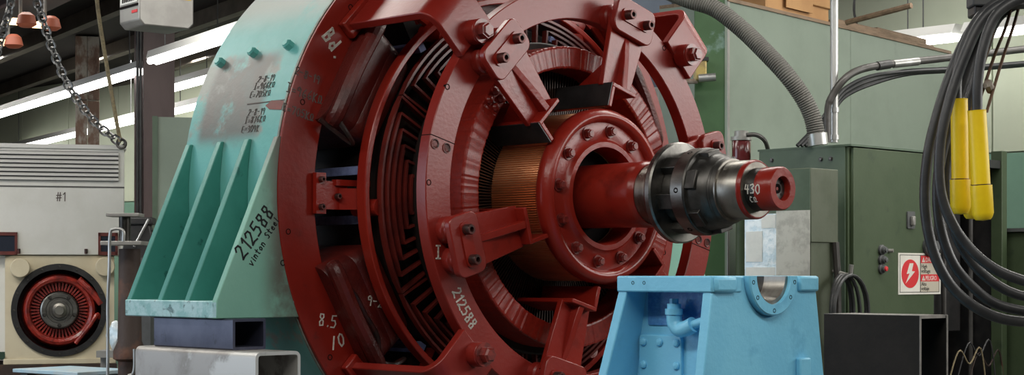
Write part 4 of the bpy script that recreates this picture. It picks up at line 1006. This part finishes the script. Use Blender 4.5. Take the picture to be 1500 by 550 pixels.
# side view housing at the left
part('side_housing', MB().box((W0 - .35, .05, .05), (W0, .65, zz(375))), 'white_paint', lm)
E0, E1 = -.60, lp_(183)
cool = part('cooler', MB().box((E0, -.02, zz(374)), (E1, .75, zz(214))), 'white_paint', lm, bevel=.006, label='white sheet metal cooler housing')
part('top_flange', MB().box((E0 - .01, -.035, zz(218)), (E1 + .012, .76, zz(212))), 'louver', cool)
part('louver_recess', MB().box((E0 + .02, -.026, zz(265)), (lp_(174), -.019, zz(222))), 'louver_dark', cool)
for k in range(7):
    z = zz(225.5 + 6.2 * k); part('louver_slat', MB().add([(E0 + .02, -.021, z + .010), (lp_(174), -.021, z + .010), (lp_(174), -.045, z - .008), (E0 + .02, -.045, z - .008), (E0 + .02, -.021, z + .015), (lp_(174), -.021, z + .015), (lp_(174), -.045, z - .003), (E0 + .02, -.045, z - .003)], [(0, 1, 2, 3), (7, 6, 5, 4), (0, 4, 5, 1), (1, 5, 6, 2), (2, 6, 7, 3), (3, 7, 4, 0)]), 'louver', cool)
part('seam_strip', MB().box((E0, -.024, zz(275)), (E1, -.019, zz(273))), 'louver_dark', cool)
for x0, x1 in ((-16, 26), (144, 173)):
    a, b = lp_(x0), lp_(x1)
    wf = part('window_frame', MB().box((a, -.035, zz(374)), (a + .016, -.018, zz(341))).box((b - .016, -.035, zz(374)), (b, -.018, zz(341))).box((a, -.035, zz(346)), (b, -.018, zz(341))).box((a, -.035, zz(374)), (b, -.018, zz(369))), 'maroon_frame', cool)
    part('pane', MB().box((a + .012, -.026, zz(371)), (b - .012, -.019, zz(344))), 'pane_dark', wf)
part('marker_writing', write('#1', flat((lp_(82), -.0205, zz(295)), (1, 0, 0), (0, 0, 1), (0, -1, 0)), .055, .006), 'pencil', cool)
for x in (28, 126): part('bolt', MB().cyl((lp_(x), -.03, zz(372)), (lp_(x), -.03, zz(365)), .010, 8), 'bolt_dark', cool)
part('lifting_eye', MB().tube([(lp_(178) + .024 * math.cos(R(a)), 0.0, zz(212) + .022 + .024 * math.sin(R(a))) for a in range(0, 361, 20)], .008, 8, cap=False), 'steel_dark', cool)
# its stand
ls = thing('steel_bench', 'dark steel bench carrying the cream motor', 'bench', (lc.x, lc.y, 0), LA)
part('top_beam', MB().box((-.75, -.05, ZM0 - .17), (.36, .06, ZM0 - .031)), 'rust_dark', ls); part('top_beam', MB().box((-.75, .58, ZM0 - .17), (.36, .70, ZM0 - .031)), 'rust_dark', ls)
for x in (-.6, .2):
    for y in (0, .64): part('leg', MB().box((x - .05, y - .05, 0), (x + .05, y + .05, ZM0 - .17)), 'rust_dark', ls)
# pale blue plate table in front of it
tp = at(150, 560, 9.3)
pt = thing('plate_table', 'table with a worn pale blue steel top below the cream motor', 'table', (tp.x - .05, 9.3, 0), R(-38))
zt = at(0, 541, 9.3).z
part('table_top', MB().box((-.36, -.26, zt - .02), (.20, .12, zt)), 'light_plate', pt, bevel=.003)
for x in (-.30, .14):
    for y in (-.20, .06): part('leg', MB().box((x - .03, y - .03, 0), (x + .03, y + .03, zt - .025)), 'dark_grey', pt)

# ------------------------------------------------------------------ clutter between the cream motor and the teal frame
pp = at(190, HOR, 8.9); 
ps = wthing('pipe_stand', 'rusty flanged pipe stand standing left of the teal foot', 'stand', (pp.x, pp.y, 0))
zf = lambda y, d=8.9: at(0, y, d).z
def vl(prof, n=28): return MB().lathe(prof, n, closed=False, mx=Matrix.Translation((pp.x, pp.y, 0)) @ Matrix.Rotation(-pi / 2, 4, 'Y'))
part('post', vl([(0, .0001), (0, .13), (.03, .13), (.04, .06), (zf(530), .06), (zf(526), .085), (zf(515), .085), (zf(500), .062), (zf(365), .055), (zf(365), .0001)]), 'rust_dark', ps)
part('top_plate', MB().box((pp.x - .13, pp.y - .1, zf(360)), (pp.x + .08, pp.y + .1, zf(354))), 'grey_metal', ps, bevel=.003)
part('upper_plate', MB().box((pp.x - .11, pp.y - .06, zf(318)), (pp.x + .06, pp.y + .08, zf(313))), 'grey_metal', ps, bevel=.003)
part('column', MB().cyl((pp.x - .03, pp.y + .02, zf(354)), (pp.x - .03, pp.y + .02, zf(318)), .03, 14), 'steel_dark', ps)
v0 = at(205, HOR, 9.6)
bv = wthing('bench_vise', 'dark bench vise with flat jaw behind the teal gusset', 'vise', (v0.x, v0.y, 0))
z9 = lambda y: at(0, y, 9.6).z
part('jaw', MB().box((v0.x - .08, v0.y - .05, z9(330)), (v0.x + .08, v0.y + .06, z9(319))), 'black_paint', bv, bevel=.008)
part('screw', MB().cyl((v0.x - .08, v0.y, z9(345)), (v0.x + .10, v0.y, z9(343)), .022, 12), 'steel_dark', bv)
part('body', MB().prism([(-.06, z9(330)), (.06, z9(330)), (.09, z9(365)), (.05, z9(380)), (-.05, z9(380)), (-.09, z9(365))], lambda x, z: (v0.x + x, v0.y - .04, z), lambda x, z: (v0.x + x, v0.y + .04, z)), 'black_paint', bv, bevel=.006)
part('stand', MB().box((v0.x - .07, v0.y - .05, 0), (v0.x + .07, v0.y + .05, z9(378))), 'dark_grey', bv)
part('handle', MB().cyl((v0.x + .06, v0.y - .05, z9(322)), (v0.x - .02, v0.y - .06, z9(362)), .008, 8), 'galv', bv)
solo('bent_rod', MB().tube(catmull([at(157, 640, 8.6), at(158, 500, 8.6), at(158, 440, 8.6), at(160, 395, 8.6), at(161, 346, 8.6), at(166, 336, 8.6), at(180, 338, 8.6), at(181, 354, 8.6)], 6), .0085, 8), 'galv', 'thin bent steel rod with hooked top left of the pipe stand', 'rod')
solo('hook_rod', MB().tube(catmull([at(197, 512, 8.3), at(197, 538, 8.3), at(194, 549, 8.3), at(186, 556, 8.3), at(180, 600, 8.3)], 6), .008, 8), 'galv', 'short curved steel hook beside the grey steel tube', 'hook')
# plastic-wrapped part seen between the stand and the cream motor
bg = MB(); bgp = at(172, 492, 10.0)
bm_ = bmesh.new(); bmesh.ops.create_icosphere(bm_, subdivisions=3, radius=.06)
for v in bm_.verts: v.co *= 1 + .15 * math.sin(v.co.x * 90) * math.cos(v.co.z * 70); v.co.z *= 1.4
bg.add([bgp + v.co for v in bm_.verts], [tuple(v.index for v in f.verts) for f in bm_.faces]); bm_.free()
solo('plastic_bag', bg, 'plastic', 'small crumpled clear plastic bag below the cream motor corner', 'bag')
cr = thing('parts_shelf', 'low steel shelf under the small plastic bag', 'shelf', (bgp.x, bgp.y, 0), 0)
part('shelf_board', MB().box((-.1, -.10, bgp.z - .125), (.16, .12, bgp.z - .086)), 'grey_metal', cr)
for x in (-.08, .14): part('leg', MB().box((x - .015, -.02, 0), (x + .015, .02, bgp.z - .125)), 'grey_metal', cr)

# ------------------------------------------------------------------ chains, rope
def link_mesh(l=.034, wd=.018, r=.0058):
    pts = [(wd * math.sin(R(a)) * .62, 0, (l / 2 - wd * .5) * (1 if -90 <= a <= 90 else -1) + wd * .5 * math.cos(R(a))) for a in list(range(-90, 91, 30)) + list(range(90, 271, 30))]
    pts.append(pts[0]); return MB().tube(pts, r, 6, cap=False)
lk = link_mesh(.062, .042, .0078).mesh('link', 'chain')
def chain(lab, pts):
    P = catmull(pts, 14); Ls = [0]
    for i in range(1, len(P)): Ls.append(Ls[-1] + (P[i] - P[i - 1]).length)
    o = wthing('lifting_chain', lab, 'chain', P[-1], 'lifting chains')
    n = int(Ls[-1] / .046); j = 0
    for i in range(n):
        s = (i + .5) * .046
        while j < len(Ls) - 2 and Ls[j + 1] < s: j += 1
        d = (P[j + 1] - P[j]).normalized(); c = P[j].lerp(P[j + 1], (s - Ls[j]) / (Ls[j + 1] - Ls[j]))
        q = d.to_track_quat('Z', 'Y').to_matrix().to_4x4()
        part('link', lk, None, o, mx=Matrix.Translation(c) @ q @ Matrix.Rotation(R(90 * (i % 2) + 25), 4, 'Z'))
    return o
ce = at(178, 211, 10.97)
c1 = chain('long steel chain running down to the eye on the white cooler', [at(44, -30, 10.9), at(56, 8, 10.9), at(80, 80, 10.92), at(104, 132, 10.94), at(140, 180, 10.96), ce])
part('hook', MB().tube([ce + Vector((.028 * math.cos(R(a)), 0, .028 * math.sin(R(a)))) for a in range(0, 361, 20)], .009, 8, cap=False), 'steel_dark', c1)
c2 = chain('short steel chain crossing the top left corner', [at(20, -30, 10.9), at(15, 10, 10.9), at(8, 35, 10.9), at(-6, 80, 10.9), at(-30, 140, 10.95)])
solo('rope', MB().tube(catmull([at(141, -30, 10.9), at(143, 10, 10.9), at(157, 100, 10.94), at(176, 208, 10.97)], 8), .013, 8), 'rope', 'thin tan rope hanging beside the long chain', 'rope')

# ------------------------------------------------------------------ building steel, lamps
def beam(p, s0, s1, h, wd, name, label, cat, m_):
    o = thing(name, label, cat, p, math.atan2(DV.y, DV.x) - pi / 2)
    part('lower_flange', MB().box((-wd / 2, s0, 0), (wd / 2, s1, .025)), m_, o); part('web', MB().box((-.012, s0, .025), (.012, s1, h - .025)), m_, o); part('upper_flange', MB().box((-wd / 2, s0, h - .025), (wd / 2, s1, h)), m_, o)
    return o
beam(at(66, 0, 12.7), -3.2, 9, CEIL - at(0, 0, 12.7).z - .002, .34, 'crane_girder', 'brown steel crane girder crossing the top left corner', 'girder', 'girder')
cpn = at(226, HOR, 14.2)
co = thing('steel_column', 'dark brown steel column left of the teal motor frame', 'column', (cpn.x, cpn.y, 0), R(28))
part('flange', MB().box((-.13, -.14, 0), (.13, -.115, CEIL)), 'column_brown', co); part('flange', MB().box((-.13, .115, 0), (.13, .14, CEIL)), 'column_brown', co)
part('web', MB().box((-.012, -.115, 0), (.012, .115, CEIL)), 'column_brown', co)
part('base_plate', MB().box((-.2, -.2, 0), (.2, .2, .025)), 'column_brown', co)
for k, x in enumerate((201.5, 206)):
    a = at(x, HOR, 14.0); solo('thin_conduit', MB().cyl((a.x, a.y, 0), (a.x, a.y, CEIL), .012, 8), 'black_paint', ('outer', 'inner')[k] + ' thin dark conduit running up beside the brown column', 'conduit', 'thin conduits')
rp = at(128, HOR, 17.7)
rpil = thing('rusty_pillar', 'old rusty clad pillar standing behind the fluorescent lamps', 'pillar', (rp.x, rp.y, 0), R(14))
for k in range(2):
    for j in range(6):
        part('cladding_panel', MB().box((-.12 + .122 * k, -.10, .01 + j * .668), (-.002 + .122 * k, .10, .662 + j * .668)), 'rust', rpil, bevel=.006)
pl_ = thing('partition_panel', 'flat pale green partition panel left of the teal frame', 'partition', (at(262, 0, 10.2).x, 10.2, 0), R(12))
part('panel', MB().box((-.14, 0, 0), (.9, .04, at(0, 172, 10.2).z)), 'booth_green', pl_); part('edge_post', MB().box((-.155, -.01, 0), (-.125, .05, at(0, 171, 10.2).z)), 'green_cab_grey', pl_)
# hoist
hd = 9.2
hc = at(232, 44, hd)
ho = thing('hoist_box', 'grey metal hoist control box hanging at the top left', 'hoist', (hc.x, hc.y, hc.z), R(38))
part('housing', MB().prism([(-.17, .03), (-.14, 0), (.12, 0), (.15, .03), (.15, .40), (-.17, .40)], lambda x, z: (x, -.12, z), lambda x, z: (x, .12, z)), 'grey_metal', ho, bevel=.008)
vent = part('vent_plate', MB().box((-.174, -.10, .125), (-.169, .10, .20)), 'louver', ho)
for k in range(8): part('vent_slot', MB().box((-.177, -.085 + .021 * k, .135), (-.1735, -.074 + .021 * k, .19)), 'hole', vent)
part('slot_bar', MB().box((-.175, -.11, .105), (-.169, .11, .117)), 'hole', ho)
part('red_label', MB().box((-.173, -.1, .070), (-.169, -.035, .085)), 'sign_red', ho)
part('yellow_label', MB().box((.07, -.124, .155), (.13, -.119, .19)), 'yellow', ho)
part('hanger_rod', MB().cyl((.02, 0, .40), (.02, 0, CEIL - hc.z), .02, 10), 'dark_grey', ho)
solo('trolley_beam', MB().box(tuple(at(286, 24, 12.4)), tuple(at(400, -10, 12.6))), 'girder', 'dark steel trolley beam behind the grey hoist box', 'beam') if False else None

ROWZ = CAMH + 1.70
def fixture(px, py, s0, s1, lab, drop=True):
    d = 1.70 * F_PX / (HOR - py); p = at(px, py, d)
    o = thing('fluorescent_lamp', lab, 'lamp', p, math.atan2(DV.y, DV.x) - pi / 2, 'fluorescent lamps')
    n = max(1, int(round(abs(s1 - s0) / 2.4))); 
    part('housing', MB().prism([(-.05, .0), (-.035, .06), (.035, .06), (.05, .0)], lambda x, z: (x, s0, z), lambda x, z: (x, s1, z)), 'fixture', o)
    for x in (-.027, .027): part('tube', MB().cyl((x, s0 + .03, -.022), (x, s1 - .03, -.022), .026, 10), 'tube_glow', o)
    for s in (s0 + .3, s1 - .3): part('hanger', MB().cyl((0, s, .07), (0, s, CEIL - ROWZ), .005, 6), 'dark_grey', o)
    return o
fixture(207, 100, .0, 6.0, 'long upper fluorescent lamp left of the brown column')
fixture(205, 172, .0, 5.2, 'lower fluorescent lamp ending above the white cooler')
fixture(345, 47, -1.5, 1.75, 'bright fluorescent lamp just above the teal frame, right of the column')
fixture(300, 113, -.6, 1.1, 'middle fluorescent lamp between column and teal frame')
fixture(287, 153, -.6, .75, 'lowest short fluorescent lamp between column and teal frame')
# right hand row, along the back wall
def wallamp(t0, t1, y, z, lab):
    o = gthing('fluorescent_lamp', lab, 'lamp', (t0 + t1) / 2, y, z, 'fluorescent lamps')
    part('housing', MB().prism([(-.11, .0), (-.06, .07), (.06, .07), (.11, .0)], lambda a, b: (t0, y + a, z + b), lambda a, b: (t1, y + a, z + b)), 'fixture', o)
    for a in (-.045, .045): part('tube', MB().cyl((t0 + .03, y + a, z - .022), (t1 - .03, y + a, z - .022), .026, 10), 'tube_glow', o)
    for t in (t0 + .3, t1 - .3): part('hanger', MB().cyl((t, y, z + .07), (t, y, CEIL - P0.z), .005, 6), 'dark_grey', o)
wallamp(-2.75, -2.02, 6.1, 1.43, 'left fluorescent lamp above the booth planks')
wallamp(-1.95, -.4, 6.1, 1.43, 'right fluorescent lamp behind the hanging black cables')
# sodium lamps under the roof
for k, (x, y, d) in enumerate(((30, 29, 11.8), (66, 34, 12.1), (12, 60, 12.6))):
    p = at(x, y, d)
    o = thing('sodium_lamp', ('left of the two orange roof lamps behind the chains', 'right of the two orange roof lamps behind the chains', 'farthest orange roof lamp at the left picture edge')[k], 'lamp', p, math.atan2(DV.y, DV.x), 'orange roof lamps')
    part('glow_panel', MB().box((-.07, -.07, -.025), (.10, .07, 0)), 'sodium_glow', o)
    part('reflector', MB().lathe([(-.05, .03), (-.03, .055), (.03, .07), (.05, .04), (.05, .0001)], 16, closed=False, mx=Matrix.Translation((-.15, 0, -.02)) @ Matrix.Rotation(pi / 2, 4, 'Y')), 'sodium_red', o)
    part('rod', MB().cyl((0, 0, 0), (0, 0, CEIL - p.z), .012, 8), 'dark_grey', o)
